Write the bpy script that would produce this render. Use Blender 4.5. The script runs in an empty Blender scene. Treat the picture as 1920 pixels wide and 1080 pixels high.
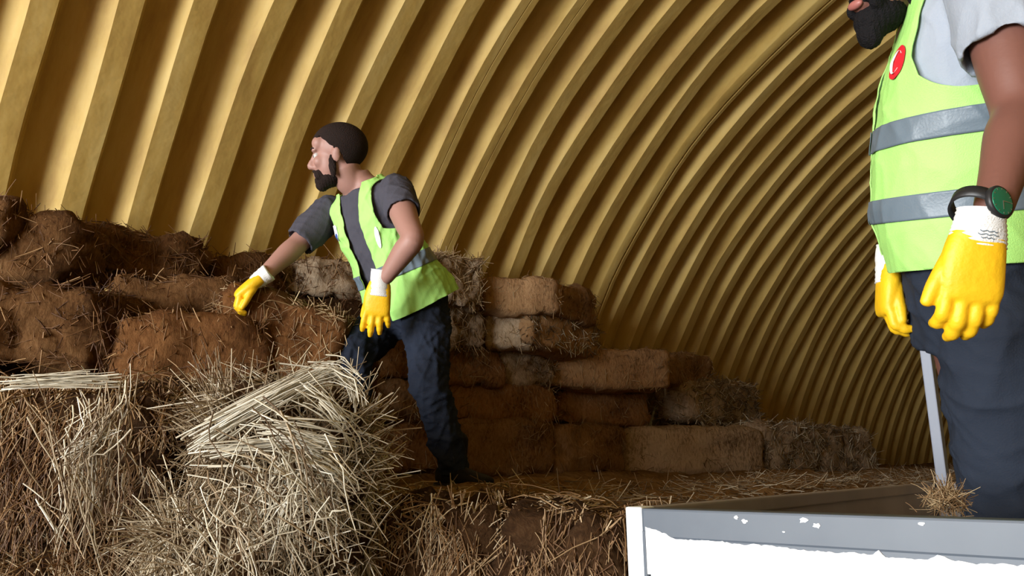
import bpy, bmesh, math, random
import numpy as np
from mathutils import Vector, Matrix, noise

# ------------------------------------------------------------------ camera
CAM = np.array([0.249, 0.0, 1.5])
YAW, PITCH, FPX = math.radians(41.71), math.radians(11.88), 1476.0
FW = np.array([-math.cos(YAW)*math.cos(PITCH), math.sin(YAW)*math.cos(PITCH), math.sin(PITCH)])
RT = np.cross(FW, [0, 0, 1.0]); RT /= np.linalg.norm(RT)
UP = np.cross(RT, FW)
scene = bpy.context.scene
COL = scene.collection
cd = bpy.data.cameras.new('camera'); cam = bpy.data.objects.new('camera', cd); COL.objects.link(cam)
cd.sensor_width = 36.0; cd.lens = FPX/1920*36; cd.clip_start = 0.05; cd.clip_end = 200
Mx = Matrix(((RT[0], UP[0], -FW[0], CAM[0]), (RT[1], UP[1], -FW[1], CAM[1]), (RT[2], UP[2], -FW[2], CAM[2]), (0, 0, 0, 1)))
cam.matrix_world = Mx
scene.camera = cam

# ------------------------------------------------------------------ world, light, exposure
R_ARCH, Z_ARCH = 4.45, 0.236
Y_OPEN, Y_END = -8.0, 26.0
w = bpy.data.worlds.new('world'); scene.world = w; w.use_nodes = True
bg = w.node_tree.nodes['Background']; bg.inputs[0].default_value = (0.78, 0.88, 1.0, 1); bg.inputs[1].default_value = 1.0
ld = bpy.data.lights.new('daylight_through_opening', 'AREA'); ld.shape = 'RECTANGLE'
ld.size = 5.4; ld.size_y = 3.0; ld.energy = 1010; ld.color = (0.96, 0.985, 1.0); ld.spread = math.radians(170)
lo = bpy.data.objects.new('daylight_through_opening', ld); COL.objects.link(lo)
lo.location = (-1.2, Y_OPEN+0.15, 2.1); lo.rotation_euler = (math.radians(90), 0, 0)   # shines towards +Y
scene.view_settings.view_transform = 'Standard'; scene.view_settings.look = 'None'
scene.view_settings.exposure = 0.35; scene.view_settings.gamma = 1.0
scene.view_settings.use_curve_mapping = False
scene.cycles.max_bounces = 8; scene.cycles.diffuse_bounces = 5

# ------------------------------------------------------------------ helpers
def ray(px, py): return FW + (px-960)/FPX*RT - (py-540)/FPX*UP
def W(px, py, d): return CAM + d*ray(px, py)
def Wz(px, py, z):
    q = ray(px, py); return CAM + (z-CAM[2])/q[2]*q
def V(a): return Vector((float(a[0]), float(a[1]), float(a[2])))
def nrm(a):
    a = np.asarray(a, float); return a/(np.linalg.norm(a)+1e-12)

def mesh_np(name, verts, faces, mat=None, parent=None, smooth=True):
    me = bpy.data.meshes.new(name)
    me.from_pydata([tuple(map(float, v)) for v in verts], [], [tuple(f) for f in faces])
    if smooth: me.polygons.foreach_set('use_smooth', [True]*len(me.polygons))
    if mat: me.materials.append(mat)
    me.update()
    o = bpy.data.objects.new(name, me); COL.objects.link(o)
    if parent: par(o, parent)
    return o
def par(o, p):
    o.parent = p
    o.matrix_parent_inverse = p.matrix_world.inverted() if False else Matrix.Identity(4)
    # every thing root is placed before its children; children are in world space
    m = Matrix.Translation(p.location) @ p.rotation_euler.to_matrix().to_4x4()
    q = p.parent
    o.matrix_parent_inverse = m.inverted() if q is None else Matrix.Identity(4)
def tag(o, label=None, cat=None, group=None, kind=None):
    if label: o['label'] = label
    if cat: o['category'] = cat
    if group: o['group'] = group
    if kind: o['kind'] = kind
    return o
def empty(name, loc):
    o = bpy.data.objects.new(name, None); o.empty_display_size = .1; COL.objects.link(o); o.location = V(loc); return o

def mat(name, rough=0.8):
    m = bpy.data.materials.new(name); m.use_nodes = True
    nt = m.node_tree; b = nt.nodes['Principled BSDF']; b.inputs['Roughness'].default_value = rough
    return m, nt, b
def N(nt, t, **kw):
    n = nt.nodes.new(t)
    for k, v in kw.items(): setattr(n, k, v)
    return n
def ramp(nt, src, stops):
    r = N(nt, 'ShaderNodeValToRGB'); el = r.color_ramp.elements
    while len(el) > 1: el.remove(el[-1])
    el[0].position = stops[0][0]; el[0].color = (*stops[0][1], 1)
    for p, c in stops[1:]:
        e = el.new(p); e.color = (*c, 1)
    nt.links.new(src, r.inputs[0]); return r
def cloth(name, col, scale=60, var=0.12, bump=0.25, rough=0.85, big=5):
    m, nt, b = mat(name, rough)
    tc = N(nt, 'ShaderNodeTexCoord')
    n1 = N(nt, 'ShaderNodeTexNoise'); n1.inputs['Scale'].default_value = big; n1.inputs['Detail'].default_value = 4
    nt.links.new(tc.outputs['Object'], n1.inputs['Vector'])
    c = np.array(col)
    r = ramp(nt, n1.outputs['Fac'], [(0.3, tuple(c*(1-var))), (0.7, tuple(np.minimum(1, c*(1+var))))])
    nt.links.new(r.outputs[0], b.inputs['Base Color'])
    n2 = N(nt, 'ShaderNodeTexNoise'); n2.inputs['Scale'].default_value = scale; n2.inputs['Detail'].default_value = 3
    nt.links.new(tc.outputs['Object'], n2.inputs['Vector'])
    bp = N(nt, 'ShaderNodeBump'); bp.inputs['Strength'].default_value = bump; bp.inputs['Distance'].default_value = 0.004
    nt.links.new(n2.outputs['Fac'], bp.inputs['Height']); nt.links.new(bp.outputs[0], b.inputs['Normal'])
    return m

# ------------------------------------------------------------------ materials
def metal_wall():
    m, nt, b = mat('ochre_painted_corrugated_steel', 0.62)
    tc = N(nt, 'ShaderNodeTexCoord')
    mp = N(nt, 'ShaderNodeMapping'); mp.inputs['Scale'].default_value = (1.2, 6, 1.2)
    nt.links.new(tc.outputs['Object'], mp.inputs[0])
    n = N(nt, 'ShaderNodeTexNoise'); n.inputs['Scale'].default_value = 1.5; n.inputs['Detail'].default_value = 6; n.inputs['Roughness'].default_value = .65
    nt.links.new(mp.outputs[0], n.inputs['Vector'])
    r = ramp(nt, n.outputs['Fac'], [(0.25, (0.39, 0.23, 0.056)), (0.5, (0.56, 0.375, 0.10)), (0.78, (0.65, 0.48, 0.17))])
    nt.links.new(r.outputs[0], b.inputs['Base Color'])
    n2 = N(nt, 'ShaderNodeTexNoise'); n2.inputs['Scale'].default_value = 9; n2.inputs['Detail'].default_value = 3
    nt.links.new(tc.outputs['Object'], n2.inputs['Vector'])
    bp = N(nt, 'ShaderNodeBump'); bp.inputs['Strength'].default_value = .25; bp.inputs['Distance'].default_value = .02
    nt.links.new(n2.outputs['Fac'], bp.inputs['Height']); nt.links.new(bp.outputs[0], b.inputs['Normal'])
    return m
def straw_core(name, stops, sc=26):
    m, nt, b = mat(name, 0.95)
    b.inputs['Specular IOR Level'].default_value = 0.1
    tc = N(nt, 'ShaderNodeTexCoord')
    mp = N(nt, 'ShaderNodeMapping'); mp.inputs['Scale'].default_value = (1, 3.2, 1.3); mp.inputs['Rotation'].default_value = (.5, .3, .9)
    nt.links.new(tc.outputs['Object'], mp.inputs[0])
    n = N(nt, 'ShaderNodeTexNoise'); n.inputs['Scale'].default_value = sc; n.inputs['Detail'].default_value = 7; n.inputs['Roughness'].default_value = .75
    nt.links.new(mp.outputs[0], n.inputs['Vector'])
    n3 = N(nt, 'ShaderNodeTexNoise'); n3.inputs['Scale'].default_value = 3.5; n3.inputs['Detail'].default_value = 3
    nt.links.new(tc.outputs['Object'], n3.inputs['Vector'])
    mx = N(nt, 'ShaderNodeMath', operation='MULTIPLY_ADD'); mx.inputs[1].default_value = .6
    ml = N(nt, 'ShaderNodeMath', operation='MULTIPLY'); ml.inputs[1].default_value = .4
    nt.links.new(n3.outputs['Fac'], ml.inputs[0]); nt.links.new(n.outputs['Fac'], mx.inputs[0]); nt.links.new(ml.outputs[0], mx.inputs[2])
    r = ramp(nt, mx.outputs[0], stops)
    nt.links.new(r.outputs[0], b.inputs['Base Color'])
    bp = N(nt, 'ShaderNodeBump'); bp.inputs['Strength'].default_value = .9; bp.inputs['Distance'].default_value = .025
    nt.links.new(n.outputs['Fac'], bp.inputs['Height']); nt.links.new(bp.outputs[0], b.inputs['Normal'])
    return m
def stalk_mat(name, stops):
    m, nt, b = mat(name, 0.55)
    b.inputs['Specular IOR Level'].default_value = 0.35
    a = N(nt, 'ShaderNodeAttribute'); a.attribute_name = 'tint'
    r = ramp(nt, a.outputs['Fac'], stops)
    nt.links.new(r.outputs[0], b.inputs['Base Color'])
    return m

M = {}
M['wall'] = metal_wall()
M['core_brown'] = straw_core('dark_brown_straw', [(0.36, (0.045, 0.017, 0.006)), (0.5, (0.155, 0.072, 0.026)), (0.66, (0.27, 0.14, 0.058))])  # dark brown tones for the bales stacked on the left
M['core_mid'] = straw_core('brown_straw_lit_copy', [(0.36, (0.085, 0.042, 0.018)), (0.5, (0.36, 0.20, 0.095)), (0.66, (0.54, 0.34, 0.18))])  # lighter copy of the brown straw, missing light put into its colour
M['core_mid_red'] = straw_core('red_brown_straw_lit_copy', [(0.36, (0.09, 0.038, 0.015)), (0.5, (0.38, 0.19, 0.080)), (0.66, (0.56, 0.32, 0.145))], 22)  # red-brown straw brightened in colour to make up for weak light there
M['core_red'] = straw_core('red_brown_straw', [(0.36, (0.055, 0.018, 0.006)), (0.5, (0.175, 0.074, 0.025)), (0.66, (0.29, 0.135, 0.05))], 22)
M['core_tan'] = straw_core('tan_straw', [(0.36, (0.15, 0.085, 0.04)), (0.5, (0.66, 0.48, 0.31)), (0.66, (0.82, 0.66, 0.46))])
M['core_orange'] = straw_core('orange_tan_straw', [(0.36, (0.16, 0.08, 0.035)), (0.5, (0.54, 0.31, 0.15)), (0.66, (0.68, 0.43, 0.22))])
M['core_grey'] = straw_core('grey_weathered_straw', [(0.36, (0.16, 0.10, 0.055)), (0.5, (0.52, 0.37, 0.24)), (0.66, (0.78, 0.63, 0.45))], 34)
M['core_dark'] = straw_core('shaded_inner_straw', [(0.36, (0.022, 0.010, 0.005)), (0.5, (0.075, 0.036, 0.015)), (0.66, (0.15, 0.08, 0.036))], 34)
M['heap'] = straw_core('trodden_straw', [(0.36, (0.13, 0.068, 0.025)), (0.5, (0.32, 0.18, 0.070)), (0.66, (0.48, 0.31, 0.14))], 20)
M['st_pale'] = stalk_mat('pale_stalks', [(0, (0.10, 0.058, 0.028)), (0.4, (0.28, 0.20, 0.115)), (0.78, (0.62, 0.535, 0.385)), (1, (0.88, 0.83, 0.69))])
M['st_tan'] = stalk_mat('tan_stalks', [(0, (0.13, 0.065, 0.028)), (0.5, (0.34, 0.215, 0.105)), (1, (0.62, 0.48, 0.28))])
M['st_mix'] = stalk_mat('mixed_stalks', [(0, (0.10, 0.045, 0.018)), (0.4, (0.25, 0.14, 0.06)), (0.72, (0.45, 0.32, 0.18)), (1, (0.82, 0.72, 0.52))])
M['st_brown'] = stalk_mat('brown_stalks', [(0, (0.06, 0.022, 0.008)), (0.6, (0.20, 0.095, 0.036)), (1, (0.42, 0.26, 0.12))])
M['st_bright'] = stalk_mat('bleached_stalks', [(0, (0.36, 0.31, 0.215)), (.6, (0.60, 0.55, 0.43)), (1, (0.86, 0.82, 0.70))])

# ------------------------------------------------------------------ straw strands (one mesh per call)
def strands(name, P0, D, L, rad, seed, m, parent=None, bend=0.35, droop=0.0, S=4, tint=None, kink=0.25):
    """P0 (n,3) roots, D (n,3) directions, L (n,) lengths: thin triangular stalks with a bend or a kink"""
    rng = np.random.default_rng(seed); n = len(P0)
    D = D/np.linalg.norm(D, axis=1)[:, None]
    pts = np.zeros((n, S, 3)); pts[:, 0] = P0
    d = D.copy(); kk = rng.random(n) < kink; ks = rng.integers(1, S-1, n) if S > 2 else np.zeros(n, int)
    side = rng.normal(size=(n, 3)); side -= (side*D).sum(1)[:, None]*D; side /= np.linalg.norm(side, axis=1)[:, None]
    for s in range(1, S):
        add = side*(bend/(S-1))*rng.random(n)[:, None]*1.4
        add[:, 2] -= droop/(S-1)
        d = d+add
        kd = (kk & (ks == s))
        d[kd] += side[kd]*0.7
        d /= np.linalg.norm(d, axis=1)[:, None]
        pts[:, s] = pts[:, s-1]+d*(L/(S-1))[:, None]
    return tube_set(name, pts, rad*(0.6+0.8*rng.random(n)), rng.random(n) if tint is None else tint, m, parent, rng)
def tube_set(name, pts, rad, tint, m, parent, rng):
    n, S, _ = pts.shape
    T = np.gradient(pts, axis=1); T /= (np.linalg.norm(T, axis=2)[..., None]+1e-9)
    ref = rng.normal(size=(n, 1, 3)); A = np.cross(T, ref); A /= (np.linalg.norm(A, axis=2)[..., None]+1e-9); B = np.cross(T, A)
    tap = np.linspace(1, 0.65, S)[None, :, None]
    rr = np.asarray(rad).reshape(-1, 1, 1)*tap
    v = np.zeros((n, S, 3, 3))
    for k in range(3):
        a = 2*math.pi*k/3
        v[:, :, k] = pts+(A*math.cos(a)+B*math.sin(a))*rr
    verts = v.reshape(-1, 3)
    base = (np.arange(n)*S*3)[:, None, None]+(np.arange(S-1)*3)[None, :, None]
    k = np.arange(3)[None, None, :]; k2 = (k+1) % 3
    F = np.stack([base+k, base+k2, base+3+k2, base+3+k], axis=-1).reshape(-1, 4)
    me = bpy.data.meshes.new(name)
    me.vertices.add(len(verts)); me.vertices.foreach_set('co', verts.astype(np.float32).ravel())
    me.loops.add(F.size); me.loops.foreach_set('vertex_index', F.astype(np.int32).ravel())
    me.polygons.add(len(F)); me.polygons.foreach_set('loop_start', (np.arange(len(F))*4).astype(np.int32))
    me.polygons.foreach_set('loop_total', np.full(len(F), 4, np.int32))
    me.update(calc_edges=True)
    at = me.attributes.new('tint', 'FLOAT', 'POINT'); at.data.foreach_set('value', np.repeat(tint, S*3).astype(np.float32))
    me.materials.append(m)
    o = bpy.data.objects.new(name, me); COL.objects.link(o)
    if parent: par(o, parent)
    return o

# ------------------------------------------------------------------ bale
def fbm(P, seed, scale, amp):
    rng = np.random.default_rng(seed); out = np.zeros(len(P))
    for o in range(4):
        for _ in range(4):
            k = rng.normal(size=3)*scale*(1.8**o); out += np.sin(P@k+rng.random()*6.28)*amp/(1.7**o)/4
    return out
def bale(label, c, dims, rz, core, stalk, n, slen, seed, rx=0.0, ry=0.0, group=None, rad=0.0022, rough=0.03, bend=.35, droop=.1, twine=False, out=0.35, cat='bale', res=15, top_out=.45):
    """c = centre of the bottom face; dims = length (local x), depth (local y), height; rx tips it along y, ry along x"""
    Lx, Ly, Lz = dims; rng = np.random.default_rng(seed)
    verts, faces, idx = [], [], {}
    def vid(i, j, k):
        key = (i, j, k)
        if key not in idx:
            idx[key] = len(verts); verts.append((i/res*2-1, j/res*2-1, k/res*2-1))
        return idx[key]
    for a in range(res):
        for b in range(res):
            for s in (0, res):
                q = [(a, b, s), (a+1, b, s), (a+1, b+1, s), (a, b+1, s)]
                if s == 0: q = q[::-1]
                faces.append([vid(*t) for t in q])
                q = [(a, s, b), (a, s, b+1), (a+1, s, b+1), (a+1, s, b)]
                if s == 0: q = q[::-1]
                faces.append([vid(*t) for t in q])
                q = [(s, a, b), (s, a+1, b), (s, a+1, b+1), (s, a, b+1)]
                if s == 0: q = q[::-1]
                faces.append([vid(*t) for t in q])
    P = np.array(verts)
    h = np.array([Lx, Ly, Lz])/2
    p = 7.0
    nn = (np.abs(P)**p).sum(1)**(1/p)
    Pr = P/nn[:, None]*1.02
    Q = Pr*h
    Nn = np.sign(P)*np.abs(P)**5; Nn /= (np.linalg.norm(Nn, axis=1)[:, None]+1e-9)
    Q = Q+Nn*(fbm(Q, seed, 9, rough)+fbm(Q, seed+7, 34, rough*.45))[:, None]
    # flakes: shallow grooves across the length
    Q += Nn*(-0.012*np.maximum(0, np.cos(Q[:, 0]*2*math.pi/0.13+seed))**6)[:, None]
    if twine:
        for ty in (-.5, .5):
            dd = np.exp(-((P[:, 1]-ty)/.12)**2); Q -= Nn*(0.018*dd*(np.abs(P[:, 2]) > .9))[:, None]
    Rm = np.array((Matrix.Rotation(rz, 3, 'Z') @ Matrix.Rotation(rx, 3, 'X') @ Matrix.Rotation(ry, 3, 'Y')))
    cc = np.array(c)+np.array([0, 0, Lz/2*1.0])
    Qw = Q@Rm.T
    body = mesh_np('straw_bale', Qw-np.array([0, 0, -Lz/2]), faces, M[core])
    body.location = V(c)
    tag(body, label, cat, group)
    if n:
        # roots on the surface, all six sides but the bottom
        ar = np.array([Ly*Lz, Ly*Lz, Lx*Lz, Lx*Lz, Lx*Ly*1.0]); fsel = rng.choice(5, n, p=ar/ar.sum())
        uv = rng.uniform(-1, 1, (n, 2)); r0 = np.zeros((n, 3)); nn0 = np.zeros((n, 3)); dd = np.zeros((n, 3))
        for f_, (ax, sg) in enumerate([(0, 1), (0, -1), (1, 1), (1, -1), (2, 1)]):
            k = fsel == f_; o1, o2 = [a for a in range(3) if a != ax]
            r0[k, ax] = sg*.985; r0[k, o1] = uv[k, 0]; r0[k, o2] = uv[k, 1]; nn0[k, ax] = sg
        jit = rng.normal(size=(n, 3))
        dd = jit*np.array([0.55, .8, 1.0])
        dd -= (dd*nn0).sum(1)[:, None]*nn0
        dd /= np.linalg.norm(dd, axis=1)[:, None]
        dd = dd+nn0*np.abs(rng.normal(size=n))[:, None]*out*np.where(fsel == 4, top_out, 1)[:, None]
        nr = (np.abs(r0)**p).sum(1)**(1/p); r0 = r0/nr[:, None]
        r0 = r0*h*1.0
        off = fbm(r0, seed, 9, rough)+0.002
        r0 += nn0*off[:, None]
        if droop > .6: dd[:, 2] = np.where(fsel == 4, dd[:, 2], -np.abs(dd[:, 2]))
        LL = slen*(0.35+0.9*rng.random(n))
        r0 -= dd/np.linalg.norm(dd, axis=1)[:, None]*(LL*.3)[:, None]
        tn = np.clip(rng.beta(1.6, 2.2, n)+.25*fbm(r0, seed+3, 7, 1.0), 0, 1)
        st = strands('loose_stalks', r0@Rm.T+cc, dd@Rm.T, LL, rad, seed+1, M[stalk], body, bend=bend, droop=droop, tint=tn)
        tag(st, kind='stuff')
    if twine:
        for ty in (-.27, .27):
            pts = []
            for a in np.linspace(0, 2*math.pi, 49):
                ca, sa = math.cos(a), math.sin(a); q = (abs(ca)**p+abs(sa)**p)**(1/p)
                pts.append([ca/q*h[0]*1.02, ty*Ly, sa/q*h[2]*1.02])
            pts = np.array(pts)@Rm.T+cc
            tube_set('twine', pts[None], [0.003], np.array([.6]), M['st_brown'], body, rng)
    return body
def bale_px(label, pl, dl, pr, dr, yt, yb, depth, core, stalk, n, slen, seed, **kw):
    """bale whose camera-side lower edge runs between two sight lines; yt/yb: top and bottom at mid length"""
    dm = (dl+dr)/2; pm = (pl+pr)/2
    def worst(dp, sc):
        zt_ = W(pm, yt, dm*sc)[2]; a_ = W(pl, yb, dl*sc); b_ = W(pr, yb, dr*sc); t_ = nrm((b_-a_)*[1, 1, 0]); n_ = np.array([-t_[1], t_[0], 0])
        if n_@(a_-CAM) < 0: n_ = -n_
        return max(math.hypot(q[0], zt_-Z_ARCH) for q in (a_, b_, a_+n_*dp, b_+n_*dp))
    lim = R_ARCH-.055; best = None
    for sc in np.arange(1.0, .60, -.02):
        for dp in (depth, depth*.85, depth*.7):
            if dp >= .3 and worst(dp, sc) < lim: best = (sc, dp); break
        if best: break
    if best: dl *= best[0]; dr *= best[0]; dm *= best[0]; depth = best[1]
    else: print('NO FIT', label)
    zt = W(pm, yt, dm)[2]; zb = W(pm, yb, dm)[2]
    a = W(pl, yb, dl); b = W(pr, yb, dr); a[2] = b[2] = zb
    L = np.linalg.norm(b-a); t = (b-a)/L; nb = np.array([-t[1], t[0], 0])
    if nb@(a-CAM) < 0: nb = -nb
    c = (a+b)/2+nb*depth/2; c[2] = zb
    return bale(label, c, (L, depth, max(zt-zb, .1)), math.atan2(t[1], t[0]), core, stalk, n, slen, seed, **kw)

# ------------------------------------------------------------------ the arched hall
PITCH_R, Y0 = 0.303, 0.561
def hall():
    prof = []   # (y, outward offset)
    k0 = int((Y_OPEN-Y0)/PITCH_R); k1 = int((Y_END-Y0)/PITCH_R)
    for k in range(k0, k1+1):
        y = Y0+k*PITCH_R
        # going +Y: crest ends at y, steep flank to the valley, gentler flank up to the next crest
        if k in (13,):
            prof += [(y-.090, .004), (y-.082, 0), (y-.010, 0), (y-.004, .012), (y-.002, .05), (y+.004, .05), (y+.007, .008), (y+.014, .002), (y+.044, .004), (y+.05, .02), (y+.052, .045), (y+.060, .07), (y+.068, .096), (y+.078, .105), (y+.125, .105), (y+.138, .096)]
        elif k in (7, 8):
            prof += [(y-.112, .008), (y-.104, 0), (y-.052, 0), (y-.050, .009), (y-.047, .009), (y-.045, 0), (y-.008, 0), (y, .006), (y+.016, .096), (y+.026, .105), (y+.100, .105), (y+.118, .096)]
        else:
            prof += [(y-.112, .008), (y-.104, 0), (y-.008, 0), (y, .006), (y+.016, .096), (y+.026, .105), (y+.100, .105), (y+.118, .096)]
    sec = []
    NS = 72
    for z in (0.0, .12): sec.append((-R_ARCH, z, -1, 0))
    for i in range(NS+1):
        a = math.pi-math.pi*i/NS; sec.append((R_ARCH*math.cos(a), Z_ARCH+R_ARCH*math.sin(a), math.cos(a), math.sin(a)))
    for z in (.12, 0.0): sec.append((R_ARCH, z, 1, 0))
    verts = []
    sec = np.array(sec)
    for (y, o) in prof:
        kid = round((y-Y0)/PITCH_R)
        j = 0.006*np.sin(sec[:, 1]*3.1+kid*1.7)+0.004*np.sin(sec[:, 1]*7.3+kid*2.9)
        jy = 0.010*np.sin(sec[:, 1]*1.9+kid*2.3)+0.005*np.sin(sec[:, 1]*6.1+kid)
        X = sec[:, 0]+sec[:, 2]*(o+j); Z = sec[:, 1]+sec[:, 3]*(o+j)
        verts.append(np.stack([X, y+jy, Z], 1))
    m, n = len(prof), len(sec); verts = np.concatenate(verts)
    faces = [(i*n+j, i*n+j+1, (i+1)*n+j+1, (i+1)*n+j) for i in range(m-1) for j in range(n-1)]
    o = mesh_np('wall_arch', verts, faces, M['wall'])
    me = o.data
    me.set_sharp_from_angle(angle=math.radians(32))
    tag(o, kind='structure')
    # far end wall
    ev = [(R_ARCH*1.03*math.cos(math.pi*i/40), Y_END-.1, Z_ARCH+R_ARCH*1.03*math.sin(math.pi*i/40)) for i in range(41)]
    ev = [(R_ARCH*1.03, Y_END-.1, 0)]+ev+[(-R_ARCH*1.03, Y_END-.1, 0)]
    e2 = [(a, b+.08, c) for a, b, c in ev]; q = len(ev)
    fc = [tuple(range(q)), tuple(range(2*q-1, q-1, -1))]+[(i, i+q, (i+1) % q+q, (i+1) % q) for i in range(q)]
    tag(mesh_np('wall_far_end', ev+e2, fc, M['wall'], smooth=False), kind='structure')
    # floor: packed earth and concrete
    mf, nt, b = mat('dusty_concrete', .95)
    tc = N(nt, 'ShaderNodeTexCoord'); nn = N(nt, 'ShaderNodeTexNoise'); nn.inputs['Scale'].default_value = 2; nn.inputs['Detail'].default_value = 8
    nt.links.new(tc.outputs['Object'], nn.inputs['Vector'])
    r = ramp(nt, nn.outputs['Fac'], [(.3, (.12, .105, .085)), (.7, (.26, .235, .20))]); nt.links.new(r.outputs[0], b.inputs['Base Color'])
    x0, x1, y0, y1 = -R_ARCH-.2, R_ARCH+.2, Y_OPEN-6, Y_END+.2
    tag(mesh_np('floor', [(x0, y0, -.1), (x1, y0, -.1), (x1, y1, -.1), (x0, y1, -.1), (x0, y0, 0), (x1, y0, 0), (x1, y1, 0), (x0, y1, 0)],
                [(0, 3, 2, 1), (4, 5, 6, 7), (0, 1, 5, 4), (1, 2, 6, 5), (2, 3, 7, 6), (3, 0, 4, 7)], mf, smooth=False), kind='structure')
hall()

# ------------------------------------------------------------------ straw heap under the bales
def edge_x(y):
    return np.interp(y, [-3, 0.0, .7, 1.0, 1.3, 1.6, 3.0, 5.0, 9.0, 14], [-2.6, -2.6, -2.45, -1.95, -1.42, -1.12, -1.10, -1.2, -1.6, -2.5])
def heap_h(x, y):
    x = np.asarray(x, float); y = np.asarray(y, float)
    s = 1/(1+np.exp((x-edge_x(y)+.02)/.035))
    s2 = 1/(1+np.exp((x+0.75+.10*np.sin(y*3))/.05))*(y < 1.15)
    top = 1.365-.002*np.maximum(y-2, 0)+.014*np.sin(x*5+y*3)+.011*np.sin(x*11-y*8)+.007*np.sin(x*23+y*19)
    h = np.maximum(top*s, .86*s2)
    h *= 1/(1+np.exp((y-13)/.15))
    return h
def heap():
    xs = np.linspace(-4.27, -0.45, 130); ys = np.linspace(-3.0, 13.8, 420)
    X, Y = np.meshgrid(xs, ys, indexing='ij')
    rng = np.random.default_rng(5)
    Z = heap_h(X, Y)+rng.normal(size=X.shape)*.005*(heap_h(X, Y) > .3)
    Z = np.maximum(Z, 0.004)
    v = np.stack([X, Y, Z], -1).reshape(-1, 3); a, b = X.shape
    f = [(i*b+j, (i+1)*b+j, (i+1)*b+j+1, i*b+j+1) for i in range(a-1) for j in range(b-1)]
    # skirt and bottom
    ring = [i*b for i in range(a)]+[(a-1)*b+j for j in range(1, b)]+[i*b+b-1 for i in range(a-2, -1, -1)]+[j for j in range(b-2, 0, -1)]
    n0 = len(v); v = np.concatenate([v, v[ring]*np.array([1, 1, 0])+np.array([0, 0, .001])]); q = len(ring)
    f += [(ring[i], n0+i, n0+(i+1) % q, ring[(i+1) % q]) for i in range(q)][::1]
    f.append(tuple(n0+i for i in range(q)))
    o = mesh_np('straw_heap', v, f, M['heap'])
    tag(o, 'trodden brown straw layer under the bales, reaching from the arched wall to the trailer', 'straw', kind='stuff')
    # loose stalks over it
    n = 9000

    y = rng.uniform(.4, 9, n)**1.0; x = edge_x(y)-np.abs(rng.normal(size=n))*.55+.03
    z = heap_h(x, y)
    D = rng.normal(size=(n, 3)); D[:, 2] = np.abs(D[:, 2])*.06
    st = strands('loose_stalks', np.stack([x, y, z+.003], 1), D, rng.uniform(.03, .12, n), .0018, 8, M['st_pale'], o, bend=.5, droop=.15, tint=np.clip(rng.beta(1.4, 2.2, n), 0, 1))
    tag(st, kind='stuff')
    # denser fringe hanging over the broken front edge
    n = 5200
    y = rng.uniform(.35, 1.75, n); x = edge_x(y)+rng.normal(size=n)*.05
    z = heap_h(x, y)
    D = np.stack([.9+.3*rng.normal(size=n), -.5+.5*rng.normal(size=n), -.45+.2*rng.normal(size=n)], 1)
    st = strands('fringe_stalks', np.stack([x, y, z], 1), D, rng.uniform(.04, .14, n), .0017, 9, M['st_mix'], o, bend=.45, droop=1.1, tint=np.clip(rng.beta(1.5, 2.4, n), 0, 1))
    tag(st, kind='stuff')
heap()

# ------------------------------------------------------------------ bales
G_R = 'straw bales stepped up against the wall on the right'
G_L = 'brown straw bales stacked on the left'
G_F = 'torn straw bales in the foreground'
def B(*a, **k): return bale_px(*a, **k)
# bottom row, from the trailer end leftwards
B('straw bale farthest right, last of the bottom row by the arched wall', 1546, 6.5, 1645, 7.1, 806, 885, .46, 'core_grey', 'st_pale', 1300, .12, 11, group=G_R, rough=.05, rad=.0036)
B('tufted tan straw bale in the bottom row, second from its right end', 1440, 5.95, 1546, 6.5, 800, 889, .50, 'core_grey', 'st_pale', 1800, .13, 12, group=G_R, rough=.05, rad=.0036)
B('long smooth tan straw bale in the bottom row below the two-faced light bale', 1176, 5.55, 1442, 5.92, 798, 893, .48, 'core_tan', 'st_tan', 800, .09, 13, group=G_R, rough=.015)
B('brown straw bale in the bottom row just left of the long tan one', 1046, 5.1, 1180, 5.5, 794, 893, .5, 'core_mid', 'st_tan', 500, .09, 14, group=G_R)
B('dark brown straw bale in the bottom row behind the climbing worker\'s rear foot', 850, 4.75, 1046, 5.1, 783, 893, .5, 'core_mid', 'st_tan', 700, .09, 15, group=G_R)
# second layer
B('light straw bale with a coarse cut side, rightmost of the second layer', 1300, 6.05, 1432, 7.0, 714, 798, .52, 'core_grey', 'st_pale', 2200, .10, 16, group=G_R, rough=.035, out=.9, rad=.004)
B('shadowed red-brown straw bale left of the coarse light bale', 1050, 5.45, 1225, 5.8, 728, 799, .5, 'core_mid_red', 'st_tan', 500, .08, 17, group=G_R)
B('red-brown straw bale in the second layer right of the worker\'s knee', 825, 4.8, 1050, 5.2, 716, 788, .5, 'core_mid_red', 'st_tan', 600, .09, 18, group=G_R)
# third layer
B('narrow brown straw bale end touching the wall, rightmost of the third layer', 1262, 6.3, 1342, 6.9, 662, 722, .4, 'core_mid', 'st_tan', 500, .1, 19, group=G_R, rough=.04)
B('long straw bale, light at its left and brown at its right, third layer', 1028, 5.85, 1264, 6.25, 648, 729, .5, 'core_orange', 'st_tan', 700, .08, 20, group=G_R, rough=.02)
B('reddish straw bale at the third layer, right behind the worker\'s thigh', 818, 4.95, 945, 5.2, 652, 718, .5, 'core_mid_red', 'st_tan', 500, .1, 21, group=G_R)
B('grey ragged straw bale between the reddish bale and the long light one', 925, 5.45, 1040, 5.7, 655, 722, .45, 'core_grey', 'st_tan', 900, .1, 22, group=G_R, rough=.04)
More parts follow.
